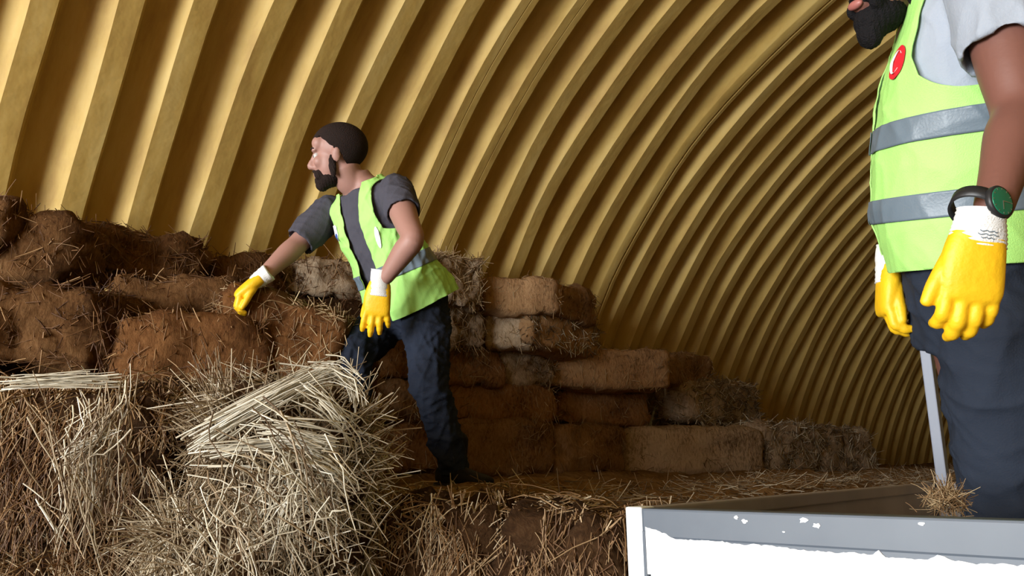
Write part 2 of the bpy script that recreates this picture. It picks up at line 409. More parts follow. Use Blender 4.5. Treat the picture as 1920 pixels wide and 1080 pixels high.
# fourth layer
B('straw bale with pale smooth end and dark coarse side, fourth layer', 1000, 5.35, 1132, 6.1, 590, 660, .62, 'core_orange', 'st_pale', 1200, .09, 23, group=G_R, rough=.03, out=.6, rad=.0034)
B('short pale straw bale left of the dark coarse one', 905, 5.35, 1002, 5.3, 578, 655, .42, 'core_tan', 'st_tan', 350, .07, 24, group=G_R, rough=.015)
B('ragged grey straw bale beside the worker\'s hip, fourth layer', 812, 4.95, 908, 5.2, 566, 655, .45, 'core_grey', 'st_tan', 1000, .12, 25, group=G_R, rough=.06)
# top layer
B('smooth orange-tan straw bale in the top layer under the yellow wall', 905, 5.2, 1062, 5.35, 514, 588, .4, 'core_orange', 'st_tan', 300, .06, 26, group=G_R, rough=.015)
B('small brown straw bale closing the right end of the top layer', 1062, 5.35, 1122, 5.8, 540, 602, .32, 'core_mid', 'st_tan', 300, .08, 27, group=G_R)
B('coarse grey-brown straw bale of the top layer right of the worker\'s back', 815, 4.75, 912, 4.95, 468, 570, .36, 'core_grey', 'st_tan', 1000, .1, 28, group=G_R, rough=.05)

# behind and left of the climbing worker
B('brown straw bale seen between the worker\'s outstretched arm and vest', 545, 3.95, 690, 4.15, 488, 560, .45, 'core_grey', 'st_brown', 700, .1, 31, group=G_L, rough=.05)
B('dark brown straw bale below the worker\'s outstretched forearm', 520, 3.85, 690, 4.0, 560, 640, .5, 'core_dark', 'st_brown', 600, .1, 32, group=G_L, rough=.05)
B('brown straw bale behind the worker\'s reaching glove, under the yellow wall', 330, 3.85, 530, 4.05, 476, 545, .45, 'core_brown', 'st_brown', 600, .1, 33, group=G_L, rough=.05)
B('shaded brown straw bale between the moved bale and the worker\'s front knee', 480, 3.3, 700, 3.4, 640, 800, .5, 'core_red', 'st_brown', 600, .1, 34, group=G_L, rough=.04)
B('brown straw bale in the upper layer at centre left, below the third rib', 150, 3.45, 380, 3.65, 430, 520, .5, 'core_brown', 'st_brown', 700, .1, 35, group=G_L, rough=.05)
B('brown straw bale in the upper layer at the left edge of the photo', -160, 3.3, 150, 3.4, 400, 510, .5, 'core_brown', 'st_brown', 700, .1, 36, group=G_L, rough=.05)
B('dark straw bale sticking up highest at the far left against the wall', -200, 3.0, 10, 3.05, 352, 470, .4, 'core_brown', 'st_brown', 400, .12, 37, group=G_L, rough=.05)
B('brown straw bale standing behind the big front bale at centre left', 190, 3.1, 450, 3.25, 505, 600, .5, 'core_brown', 'st_brown', 700, .1, 38, group=G_L, rough=.05)
B('big red-brown straw bale whose front faces the camera under the worker\'s glove', 195, 2.72, 500, 2.85, 582, 722, .5, 'core_red', 'st_brown', 900, .1, 39, group=G_L, rough=.03)
B('big brown straw bale left of the front red-brown bale', -120, 2.6, 195, 2.72, 520, 700, .6, 'core_brown', 'st_brown', 1100, .12, 40, group=G_L, rough=.05)
B('lower brown straw bale under the front red-brown bale, mostly hidden by torn straw', 130, 2.6, 470, 2.75, 722, 905, .55, 'core_red', 'st_brown', 600, .1, 41, group=G_L, rough=.03)
B('lower brown straw bale at far left behind the torn foreground bale', -200, 2.5, 130, 2.6, 700, 905, .6, 'core_brown', 'st_brown', 400, .1, 42, group=G_L, rough=.03)
B('dark brown straw bale at the heap level seen between the worker\'s legs', 590, 4.15, 840, 4.6, 792, 893, .5, 'core_mid_red', 'st_tan', 600, .09, 61, group=G_L)
B('red-brown straw bale seen between the worker\'s thighs, above the lowest one', 600, 4.2, 828, 4.6, 705, 792, .5, 'core_mid', 'st_tan', 600, .09, 62, group=G_L, rough=.04)
B('brown straw bale right behind the worker\'s hips', 640, 4.3, 815, 4.6, 622, 708, .5, 'core_mid_red', 'st_tan', 500, .09, 63, group=G_L, rough=.04)
B('grey-brown straw bale behind the worker\'s gloved hanging hand', 670, 4.35, 812, 4.6, 545, 625, .45, 'core_grey', 'st_brown', 500, .09, 64, group=G_L, rough=.04)
B('grey-brown straw bale under the yellow wall behind the worker\'s vest', 690, 4.4, 815, 4.6, 468, 548, .4, 'core_grey', 'st_brown', 500, .09, 65, group=G_L, rough=.04)
# the bale being pulled: tilted, its top edge running down to the right
_c = W(545, 665, 3.08)
bale('tilted light-edged straw bale the reaching worker pulls by its top', (_c[0]-.05, _c[1], W(545, 700, 3.0)[2]), (.52, .36, .30), math.atan2(*( (W(650, 640, 3.1)-W(440, 640, 3.1))[[1, 0]])), 'core_red', 'st_tan', 900, .1, 43, ry=math.radians(13), group=G_L, rough=.03)

# foreground
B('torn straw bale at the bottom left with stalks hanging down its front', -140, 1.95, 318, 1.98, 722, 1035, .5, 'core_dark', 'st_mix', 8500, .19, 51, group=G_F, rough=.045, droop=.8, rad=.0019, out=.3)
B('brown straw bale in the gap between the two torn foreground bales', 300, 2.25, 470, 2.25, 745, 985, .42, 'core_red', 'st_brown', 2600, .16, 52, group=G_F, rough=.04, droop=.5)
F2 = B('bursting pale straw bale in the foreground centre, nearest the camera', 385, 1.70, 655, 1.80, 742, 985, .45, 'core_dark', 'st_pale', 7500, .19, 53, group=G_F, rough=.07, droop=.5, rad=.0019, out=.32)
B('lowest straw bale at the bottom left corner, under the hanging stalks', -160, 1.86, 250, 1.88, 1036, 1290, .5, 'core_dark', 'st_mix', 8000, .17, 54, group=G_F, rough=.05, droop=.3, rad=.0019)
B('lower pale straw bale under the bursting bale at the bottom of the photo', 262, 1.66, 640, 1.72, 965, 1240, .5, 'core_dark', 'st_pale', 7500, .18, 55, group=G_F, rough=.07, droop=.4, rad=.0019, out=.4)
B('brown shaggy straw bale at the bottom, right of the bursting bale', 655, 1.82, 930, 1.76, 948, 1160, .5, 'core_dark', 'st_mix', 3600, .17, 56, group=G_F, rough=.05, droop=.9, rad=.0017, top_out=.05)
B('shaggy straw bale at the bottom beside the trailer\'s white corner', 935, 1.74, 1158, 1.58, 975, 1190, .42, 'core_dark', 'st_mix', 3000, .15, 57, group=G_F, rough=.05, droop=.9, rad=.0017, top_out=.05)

# long bundles of stalks torn out of the foreground bales, drawn as bunches of curved strands
def bunch(name, parent, way, n, seed, spread, r=.0019, m='st_bright', tint=None, fan=1.0):
    rng = np.random.default_rng(seed)
    ctrl = np.array([W(*p) for p in way]); S = len(ctrl)
    off = rng.normal(size=(n, 1, 3))*spread; off2 = rng.normal(size=(n, 1, 3))*spread*fan
    t = np.linspace(0, 1, S)[None, :, None]
    P = ctrl[None]+off*(1-t)+off2*t
    # random start and end along the way
    a = rng.uniform(0, .35, n); b = rng.uniform(.6, 1.0, n); K = 6
    u = a[:, None]+(b-a)[:, None]*np.linspace(0, 1, K)[None]
    q = u*(S-1); i = np.clip(q.astype(int), 0, S-2); fr = (q-i)[..., None]
    Q = P[np.arange(n)[:, None], i]*(1-fr)+P[np.arange(n)[:, None], i+1]*fr
    Q += rng.normal(size=Q.shape)*spread*.06
    o = tube_set(name, Q, r*(.6+.8*rng.random(n)), rng.random(n) if tint is None else np.full(n, tint), M[m], parent, rng)
    return tag(o, kind='stuff')
F1 = [o for o in scene.objects if o.get('label', '').startswith('torn straw bale at the bottom left')][0]
bunch('torn_stalks', F2, [(350, 835, 1.62), (420, 790, 1.60), (510, 740, 1.62), (580, 705, 1.66), (640, 690, 1.7)], 80, 1, .020)
bunch('torn_stalks', F2, [(560, 700, 1.66), (630, 695, 1.68), (668, 720, 1.66), (672, 760, 1.64)], 26, 2, .018)
bunch('torn_stalks', F2, [(560, 725, 1.6), (610, 760, 1.58), (650, 800, 1.6), (655, 840, 1.62)], 22, 3, .022)
bunch('torn_stalks', F2, [(355, 850, 1.6), (450, 835, 1.56), (550, 825, 1.55), (645, 842, 1.58)], 26, 4, .012)
bunch('torn_stalks', F2, [(350, 874, 1.6), (430, 872, 1.57), (500, 874, 1.56)], 6, 5, .003)
bunch('torn_stalks', F2, [(480, 800, 1.56), (540, 808, 1.53), (600, 824, 1.53), (640, 840, 1.55)], 40, 6, .016)
bunch('torn_stalks', F2, [(545, 850, 1.53), (610, 872, 1.53), (645, 890, 1.54), (662, 925, 1.56)], 30, 7, .016)
bunch('torn_stalks', F2, [(500, 830, 1.53), (560, 880, 1.5), (600, 950, 1.5), (640, 1020, 1.52)], 60, 8, .05, fan=1.0, m='st_pale')
bunch('torn_stalks', F2, [(560, 880, 1.5), (545, 930, 1.5), (540, 1000, 1.5)], 60, 9, .05, fan=1.2, m='st_bright')
bunch('torn_stalks', F2, [(470, 880, 1.54), (440, 930, 1.53), (470, 990, 1.52), (460, 1060, 1.52)], 60, 10, .06, fan=1.0, m='st_pale')
bunch('torn_stalks', F1, [(0, 722, 1.85), (70, 715, 1.83), (150, 712, 1.83), (240, 711, 1.85)], 50, 11, .014)
bunch('torn_stalks', F1, [(190, 730, 1.82), (200, 790, 1.8), (160, 850, 1.8), (140, 870, 1.82)], 60, 12, .04, m='st_pale')
bunch('torn_stalks', F1, [(150, 790, 1.82), (160, 870, 1.8), (165, 950, 1.8), (150, 1020, 1.82)], 80, 13, .05, m='st_pale')
bunch('torn_stalks', F1, [(100, 860, 1.82), (170, 830, 1.78), (235, 808, 1.78)], 10, 14, .008)
bunch('torn_stalks', F1, [(65, 935, 1.8), (100, 985, 1.8), (128, 1025, 1.8)], 5, 15, .004)

# ================================================================== people
def catmull(K, per=5):
    K = np.asarray(K, float); out = []
    n = len(K)
    for i in range(n-1):
        p0, p1, p2, p3 = K[max(i-1, 0)], K[i], K[i+1], K[min(i+2, n-1)]
        for s in range(per):
            t = s/per
            out.append(.5*((2*p1)+(-p0+p2)*t+(2*p0-5*p1+4*p2-p3)*t*t+(-p0+3*p1-3*p2+p3)*t**3))
    out.append(K[-1]); return np.array(out)
def loft(keys, ref, n=24, per=5, power=2.0, caps=(True, True), ref2=None):
    """keys: rows of x y z ra rb; ra runs along ref (made square to the path), rb across it"""
    K = catmull(keys, per) if per > 1 else np.asarray(keys, float)
    P = K[:, :3]; R = np.maximum(K[:, 3:5], .002); m = len(P)
    T = np.gradient(P, axis=0); T /= np.linalg.norm(T, axis=1)[:, None]+1e-12
    ref = nrm(ref); ref2 = ref if ref2 is None else nrm(ref2)
    verts = []; th = np.linspace(0, 2*math.pi, n, endpoint=False)
    ca, sa = np.cos(th), np.sin(th)
    if power != 2.0:
        q = (np.abs(ca)**power+np.abs(sa)**power)**(1/power); ca, sa = ca/q, sa/q
    rows = []
    for i in range(m):
        rf = nrm(ref*(1-i/(m-1))+ref2*i/(m-1)); a = nrm(rf-(rf@T[i])*T[i]); b = np.cross(T[i], a)
        rows.append((P[i], a, b, R[i], T[i]))
    def ring(c, a, b, r, s=1.0): return c+(ca*r[0]*s)[:, None]*a+(sa*r[1]*s)[:, None]*b
    rings = []
    c, a, b, r, t = rows[0]
    if caps[0]:
        rings += [ring(c-t*min(r)*.55, a, b, r, .35), ring(c-t*min(r)*.38, a, b, r, .75)]
    for c, a, b, r, t in rows: rings.append(ring(c, a, b, r))
    c, a, b, r, t = rows[-1]
    if caps[1]:
        rings += [ring(c+t*min(r)*.38, a, b, r, .75), ring(c+t*min(r)*.55, a, b, r, .35)]
    v = np.concatenate(rings); k = len(rings)
    f = [(i*n+j, i*n+(j+1) % n, (i+1)*n+(j+1) % n, (i+1)*n+j) for i in range(k-1) for j in range(n)]
    f.append(tuple(range(n))[::-1]); f.append(tuple((k-1)*n+j for j in range(n)))
    return v, f
def ellipsoid(c, ax, r, n=18, m=12):
    """ax: 3x3 rows are the axes; r: radii"""
    v, f = [], []
    for i in range(1, m):
        a = math.pi*i/m
        for j in range(n):
            b = 2*math.pi*j/n
            v.append((math.sin(a)*math.cos(b), math.sin(a)*math.sin(b), math.cos(a)))
    v.append((0, 0, 1)); v.append((0, 0, -1)); N0 = (m-1)*n
    for i in range(m-2):
        for j in range(n): f.append((i*n+j, (i+1)*n+j, (i+1)*n+(j+1) % n, i*n+(j+1) % n))
    for j in range(n):
        f.append((N0, j, (j+1) % n)); f.append((N0+1, (m-2)*n+(j+1) % n, (m-2)*n+j))
    v = np.array(v)*np.array(r)
    return v@np.array(ax)+np.array(c), f
def fuse(name, shapes, voxel, m, parent=None, smooth=3, wrinkle=None):
    vs, fs, b = [], [], 0
    for v, f in shapes:
        vs.append(v); fs += [tuple(i+b for i in q) for q in f]; b += len(v)
    vs = np.concatenate(vs)
    me = bpy.data.meshes.new('tmp'); me.from_pydata([tuple(map(float, p)) for p in vs], [], fs)
    bm = bmesh.new(); bm.from_mesh(me); bmesh.ops.recalc_face_normals(bm, faces=bm.faces); bm.to_mesh(me); bm.free()
    o = bpy.data.objects.new('tmp', me); COL.objects.link(o)
    md = o.modifiers.new('r', 'REMESH'); md.mode = 'VOXEL'; md.voxel_size = voxel; md.adaptivity = 0
    bpy.context.view_layer.update()
    dg = bpy.context.evaluated_depsgraph_get(); ev = o.evaluated_get(dg)
    new = bpy.data.meshes.new_from_object(ev)
    bpy.data.objects.remove(o); bpy.data.meshes.remove(me)
    nv = len(new.vertices); co = np.zeros(nv*3, np.float32); new.vertices.foreach_get('co', co); co = co.reshape(-1, 3).astype(float)
    ed = np.zeros(len(new.edges)*2, np.int32); new.edges.foreach_get('vertices', ed); ed = ed.reshape(-1, 2)
    deg = np.bincount(ed.ravel(), minlength=nv)[:, None]
    for it in range(smooth*2):
        s = np.zeros_like(co)
        for k in range(3):
            s[:, k] = np.bincount(ed[:, 0], co[ed[:, 1], k], nv)+np.bincount(ed[:, 1], co[ed[:, 0], k], nv)
        co += (s/np.maximum(deg, 1)-co)*(.5 if it % 2 == 0 else -.5*.9*(it < smooth*2-1))
    new.vertices.foreach_set('co', co.astype(np.float32).ravel()); new.update()
    if wrinkle is not None:
        nm = np.zeros(nv*3, np.float32); new.vertices.foreach_get('normal', nm); nm = nm.reshape(-1, 3)
        co = co+nm*wrinkle(co)[:, None]
        new.vertices.foreach_set('co', co.astype(np.float32).ravel()); new.update()
    new.polygons.foreach_set('use_smooth', [True]*len(new.polygons)); new.materials.clear(); new.materials.append(m)
    new.name = name
    ob = bpy.data.objects.new(name, new); COL.objects.link(ob)
    if parent: par(ob, parent)
    return ob
def clip_polys(verts, faces, fv):
    """keeps the part of the mesh where fv > 0, cutting faces along fv = 0"""
    verts = [np.array(v) for v in verts]; fv = list(fv); cut = {}; out = []
    def cutv(a, b):
        k = (min(a, b), max(a, b))
        if k not in cut:
            t = fv[a]/(fv[a]-fv[b]); verts.append(verts[a]*(1-t)+verts[b]*t); fv.append(0.0); cut[k] = len(verts)-1
        return cut[k]
    for f in faces:
        s = [fv[i] > 0 for i in f]
        if all(s): out.append(tuple(f)); continue
        if not any(s): continue
        g = []
        for i in range(len(f)):
            a, b = f[i], f[(i+1) % len(f)]
            if fv[a] > 0: g.append(a)
            if (fv[a] > 0) != (fv[b] > 0): g.append(cutv(a, b))
        if len(g) > 2: out.append(tuple(g))
    used = sorted({i for f in out for i in f}); mp = {a: b for b, a in enumerate(used)}
    return np.array([verts[i] for i in used]), [tuple(mp[i] for i in f) for f in out]
def wr(seed, amp=.004, sc=16, stretch=(1, 1, .5)):
    rng = np.random.default_rng(seed); ks = [rng.normal(size=3)*sc*(1.6**(i//4))*np.array(stretch) for i in range(10)]; ph = rng.random(10)*6.28
    def f(P):
        o = np.zeros(len(P))
        for i, (k, p) in enumerate(zip(ks, ph)): o += (1-np.abs(np.sin(P@k+p+np.sin(P@ks[(i+3) % 10])*.8)))**3*amp/(1.3**(i//4))*.6
        return o-amp
    return f

class Torso:
    """a body surface given by rings along the spine; u runs round it from the left side to the front"""
    def __init__(s, P, N_, hipdir, shdir, keys, bow=(0, 0, 0)):
        s.P, s.N = np.array(P), np.array(N_); s.hd, s.sd = nrm(hipdir), nrm(shdir); s.bow = np.array(bow)
        s.k = np.array(keys, float)
    def frame(s, h):
        ax = s.N-s.P; t = nrm(ax); l = nrm(s.hd*(1-min(max(h, 0), 1))+s.sd*min(max(h, 0), 1)); l = nrm(l-(l@t)*t)
        fr = np.cross(l, t)
        c = s.P+ax*h+s.bow*4*max(h, 0)*(1-max(h, 0))
        return c, l, fr, t
    def rad(s, h):
        return [np.interp(h, s.k[:, 0], s.k[:, i]) for i in (1, 2, 3)]   # side, depth, forward shift
    def pt(s, u, h, off=(0, 0), power=2.3):
        c, l, fr, t = s.frame(h); a, b, sh = s.rad(h)
        ca, sa = math.cos(u), math.sin(u); q = (abs(ca)**power+abs(sa)**power)**(1/power)
        return c+fr*sh+l*(a+off[0])*ca/q+fr*(b+off[1])*sa/q
    def lofted(s, h0, h1, m, off=0, n=32):
        rings = []
        for h in np.linspace(h0, h1, m): rings.append([s.pt(2*math.pi*j/n, h, (off, off)) for j in range(n)])
        v = np.array(rings).reshape(-1, 3)
        f = [(i*n+j, i*n+(j+1) % n, (i+1)*n+(j+1) % n, (i+1)*n+j) for i in range(m-1) for j in range(n)]
        f.append(tuple(range(n))[::-1]); f.append(tuple((m-1)*n+j for j in range(n)))
        return v, f
def limb(a, b, c, ra, ref):
    """three joints, radii at seven places"""
    a, b, c = map(np.array, (a, b, c))
    P = [a, a*.67+b*.33, a*.3+b*.7, b, b*.72+c*.28, b*.35+c*.65, c]
    return loft([list(p)+[r[0], r[1]] for p, r in zip(P, ra)], ref)

def hand(name, wrist, d, palm_n, thumb_s, curls, sc, m, parent, thumb=(.6, .25), cuff=None, cuffmat=None, spread=.1, voxel=.003):
    """gloved hand. d: towards the finger tips; palm_n: out of the palm; thumb_s: side of the thumb"""
    d = nrm(d); s = nrm(thumb_s-(np.dot(thumb_s, d))*d); nP = np.cross(d, s)
    if nP@palm_n < 0: nP = -nP
    w = np.array(wrist)
    sh = []
    L = lambda x, y, z: w+d*x*sc+s*y*sc+nP*z*sc       # along, towards the thumb, towards the palm
    sh.append(loft([list(L(-.01, 0, 0))+[.036*sc, .023*sc], list(L(.02, .002, 0))+[.043*sc, .023*sc], list(L(.05, .003, 0))+[.046*sc, .021*sc], list(L(.082, 0, 0))+[.045*sc, .017*sc], list(L(.097, 0, .002))+[.042*sc, .014*sc]], s, power=2.6))
    # four fingers
    ys = [.033, .011, -.011, -.032]; ln = [.074, .083, .077, .062]; bx = [.09, .095, .091, .082]; rr = [.0115, .012, .0115, .0105]
    for i in range(4):
        p = L(bx[i]-.012, ys[i], 0); ang = 0; yaw = spread*(1.5-i); pts = [list(p)+[rr[i]*sc*1.05]*2]
        cur = np.array(p); seg = [.012+ln[i]*.46, ln[i]*.30, ln[i]*.24]
        for k in range(3):
            ang += curls[i][k]
            dr = d*math.cos(ang)*math.cos(yaw)+s*math.sin(yaw)*math.cos(ang)+nP*math.sin(ang)
            mid = cur+dr*seg[k]*.5*sc; cur = cur+dr*seg[k]*sc
            tap = [1.0, .95, .82][k]
            pts.append(list(mid)+[rr[i]*sc*tap]*2); pts.append(list(cur)+[rr[i]*sc*tap*(1.04 if k < 2 else .85)]*2)
        sh.append(loft(pts, s, n=14, per=3))
    # thumb leaves the side of the palm near its base
    b0 = L(.018, .022, .004); a1, a2 = thumb
    t1 = nrm(d*math.cos(a1)+s*math.sin(a1)+nP*a2); t2 = nrm(t1+d*.35+nP*a2*.5)
    p1 = b0+t1*.045*sc; p2 = p1+t2*.030*sc; p3 = p2+nrm(t2+d*.2)*.026*sc
    sh.append(loft([list(b0)+[.015*sc]*2, list((b0+p1)/2)+[.016*sc]*2, list(p1)+[.0135*sc]*2, list(p2)+[.0125*sc]*2, list(p3)+[.0095*sc]*2], nP, n=14, per=3))
    g = fuse(name, sh, voxel*sc, m, parent, smooth=2)
    if cuff:
        cv = []
        for (x, ra, rb) in cuff: cv.append(list(L(x, 0, 0))+[ra*sc, rb*sc])
        c = loft(cv, s, n=40, per=6, caps=(False, False))
        v, f = c
        # knitted ribs round the wrist
        ax = (v-w)@d; rad = v-w-ax[:, None]*d
        v = v+rad/np.linalg.norm(rad, axis=1)[:, None]*(.0009*np.sin(ax/sc*900))[:, None]
        o = mesh_np('cuff', v, f, cuffmat, g)
        tag(o, 'white knitted cuff')
    return g, L

SKIN1 = cloth('skin_light_brown', (0.37, 0.195, 0.155), 90, .06, .08, .55)
SKIN2 = cloth('skin_tanned', (0.185, 0.078, 0.058), 90, .08, .10, .5)
HAIR = cloth('dark_brown_hair', (0.022, 0.014, 0.012), 260, .3, 1.0, .8)
BEARD2 = cloth('black_beard', (0.010, 0.009, 0.010), 260, .3, 1.0, .75)
SHIRT1 = cloth('charcoal_jersey', (0.072, 0.070, 0.088), 220, .08, .3, .95)
SHIRT2 = cloth('pale_grey_jersey', (0.35, 0.395, 0.465), 220, .03, .25, .9, 3)
VEST = cloth('neon_yellow_green_mesh', (0.42, 0.80, 0.20), 400, .05, .35, .7)
BAND = cloth('silver_grey_reflective_tape', (0.14, 0.185, 0.225), 200, .08, .15, .42)
JEAN1 = cloth('navy_black_denim', (0.017, 0.022, 0.036), 260, .25, .4, .9)
JEAN2 = cloth('slate_grey_trouser_cloth', (0.024, 0.031, 0.047), 260, .08, .3, .9)
GLOVE = cloth('yellow_rubber_glove', (0.90, 0.52, 0.010), 70, .08, .35, .5, 14)
CUFF = cloth('white_knit_cotton', (0.80, 0.80, 0.78), 300, .05, .5, .95)
BOOT = cloth('black_boot_leather', (0.012, 0.011, 0.012), 80, .2, .2, .6)
LIP = cloth('lips', (0.38, 0.13, 0.11), 90, .05, .05, .45)
EYE = cloth('eye', (0.55, 0.52, 0.5), 10, .02, .0, .2)
RED = cloth('red_badge', (0.70, 0.015, 0.03), 100, .03, .05, .6)
WHITE = cloth('white_print', (0.85, 0.85, 0.86), 100, .02, .05, .6)
BLUE = cloth('blue_print', (0.05, 0.12, 0.42), 100, .02, .05, .6)
BLACKM = cloth('black_rubber', (0.015, 0.016, 0.018), 100, .1, .1, .45)

def head_shapes(c, F, U, S, k=1.0):
    A = np.array([F, U, S])
    E = lambda p, r: ellipsoid(c+F*p[0]*k+U*p[1]*k+S*p[2]*k, A, np.array(r)*k)
    sh = [E((-.012, .035, 0), (.097, .083, .075)), E((.028, -.025, 0), (.062, .088, .062)), E((.035, -.072, 0), (.050, .040, .049)),
          E((.074, -.098, 0), (.020, .018, .022)), E((.096, -.036, 0), (.016, .010, .017)), E((.090, -.062, 0), (.011, .006, .024)), E((.088, -.074, 0), (.011, .006, .021))]
    for q in (-1, 1):
        sh += [E((.080, .024, q*.026), (.014, .009, .026)), E((.064, -.020, q*.038), (.026, .024, .020)), E((.060, .05, q*.03), (.03, .03, .03)),
               E((-.006, -.004, q*.075), (.019, .032, .009)), E((-.010, .008, q*.080), (.014, .020, .008))]
    br = [(.084, .018, 0, .009), (.098, -.006, 0, .009), (.110, -.028, 0, .012), (.106, -.037, 0, .010)]
    sh.append(loft([list(c+F*a*k+U*b*k+S*s*k)+[r*k, r*k] for a, b, s, r in br], S, n=12, per=3))
    return sh, E
def head_extras(root, c, F, U, S, hairm, beardm, long=0.0, k=1.0, hairdrop=0.0):
    A = np.array([F, U, S])
    E = lambda p, r, **q: ellipsoid(c+F*p[0]*k+U*p[1]*k+S*p[2]*k, A, np.array(r)*k, **q)
    v, f = E((-.013, .036, 0), (.1005, .0865, .0780), n=64, m=48)
    L = (v-c)@A.T/k
    fv = L[:, 1]-(.018+hairdrop+.62*L[:, 0]+np.where(np.abs(L[:, 2]) > .05, 0.010, 0)*(L[:, 0] > 0)-.03*(L[:, 0] < -.03))
    fv = fv-.004*np.sin(L[:, 0]*160)*np.sin(L[:, 2]*130+1)-.012*np.exp(-((L[:, 0]-.055)/.022)**2)*(np.abs(L[:, 2]) > .03)
    v, f = clip_polys(v, f, fv)
    L = (v-c)@A.T/k
    o = mesh_np('hair', v, f, hairm, root)
    md = o.modifiers.new('thick', 'SOLIDIFY'); md.thickness = .009*k; md.offset = -1
    rng = np.random.default_rng(4)
    sh = [E((.038, -.082-long*.3, 0), (.050, .034+long*.4, .051)), E((.070, -.102-long, 0), (.026, .024+long*.6, .029)), E((.058, -.09-long*.5, 0), (.040, .030+long*.5, .038))]
    for q in (-1, 1):
        sh += [E((.014, -.045, q*.0605), (.015, .048, .009)), E((.086, -.060, q*.018), (.010, .010, .013)), E((.072, -.07, q*.034), (.02, .02, .012))]
    sh.append(E((.095, -.052, 0), (.008, .005, .023)))
    fuse('beard', sh, .0035, beardm, root, 1, wrinkle=lambda P: (np.sin(P@np.array([310, 170, 90.]))*np.sin(P@np.array([-120, 330, 210.])))*.0014)
    for q in (-1, 1):
        e = E((.0755, .003, q*.031), (.0125, .0125, .0125)); o = mesh_np('eye', e[0], e[1], EYE, root)
        e = E((.0875, .003, q*.031), (.0022, .0055, .0055)); mesh_np('pupil', e[0], e[1], BLACKM, o)
        b = loft([list(c+F*.092*k+U*.027*k+S*q*.012*k)+[.0035*k, .003*k], list(c+F*.093*k+U*.034*k+S*q*.028*k)+[.004*k, .0035*k], list(c+F*.080*k+U*.030*k+S*q*.048*k)+[.0025*k, .0025*k]], U, n=10)
        mesh_np('eyebrow', b[0], b[1], hairm, root)

def vest_mesh(name, T, h0, h1, keep, off, m, parent, nu=180, nv=130, wrf=None, thick=.003):
    hs = np.linspace(h0, h1, nv); us = np.linspace(0, 2*math.pi, nu, endpoint=False)
    v = []; fv = []
    for h in hs:
        a, b, sh = T.rad(h)
        for u in us:
            ox, oy = off(u, h); p = T.pt(u, h, (ox, oy)); v.append(p)
            c, l, fr, t = T.frame(h); fv.append(keep((p-c)@l, (p-c)@fr, h, u))
    v = np.array(v)
    if wrf is not None:
        n = len(us); ctr = np.repeat(np.array([T.frame(h)[0] for h in hs]), n, 0); dr = v-ctr; dr /= np.linalg.norm(dr, axis=1)[:, None]+1e-9
        v = v+dr*wrf(v)[:, None]
    n = nu
    f = [(i*n+j, i*n+(j+1) % n, (i+1)*n+(j+1) % n, (i+1)*n+j) for i in range(nv-1) for j in range(n)]
    v, f = clip_polys(v, f, fv)
    o = mesh_np(name, v, f, m, parent)
    md = o.modifiers.new('thick', 'SOLIDIFY'); md.thickness = thick; md.offset = 1
    return o
def badge(name, T, u0, h0, off, r1, r2, m, parent, lift=.006, arcs=None, wrf=None):
    """a flat printed patch following the vest: ellipse of half sizes r1 (round), r2 (up); arcs makes a crescent"""
    e = .01
    def S(u, h):
        p = T.pt(u, h, off(u, h))
        if wrf is not None:
            c = T.frame(h)[0]; dr = nrm(p-c); p = p+dr*wrf(p[None])[0]
        return p
    du = (S(u0+e, h0)-S(u0-e, h0))/(2*e); dh = (S(u0, h0+e)-S(u0, h0-e))/(2*e)
    nm = nrm(np.cross(du, dh)); c0 = T.frame(h0)[0]
    if nm@(S(u0, h0)-c0) < 0: nm = -nm
    def at(x, y): return S(u0+x/np.linalg.norm(du), h0+y/np.linalg.norm(dh))+nm*lift
    if arcs is None:
        n = 40; v = [at(0, 0)]+[at(r1*math.cos(2*math.pi*i/n), r2*math.sin(2*math.pi*i/n)) for i in range(n)]
        f = [(0, 1+i, 1+(i+1) % n) for i in range(n)]
    else:
        sx, rin, sg = arcs; n = 28; v = []; a0 = math.radians(38)
        # outer arc from a0 to 2pi-a0, inner arc of the offset circle between the same end points
        ex, ey = r1*math.cos(a0), r2*math.sin(a0)
        for i in range(n+1):
            a = a0+(2*math.pi-2*a0)*i/n; v.append(at(sg*r1*math.cos(a), r2*math.sin(a)))
        b0 = math.atan2(ey/r2, (ex-sx)/rin) if True else 0
        for i in range(n+1):
            a = b0+(2*math.pi-2*b0)*i/n; v.append(at(sg*(sx+rin*math.cos(a)), r2*rin/r1*math.sin(a)*ey/(r2*rin/r1*math.sin(b0)+1e-9)))
        f = [(i, i+1, n+1+i+1, n+1+i) for i in range(n)]
    o = mesh_np(name, v, f, m, parent, smooth=False)
    md = o.modifiers.new('thick', 'SOLIDIFY'); md.thickness = .0012; md.offset = 1
    return o
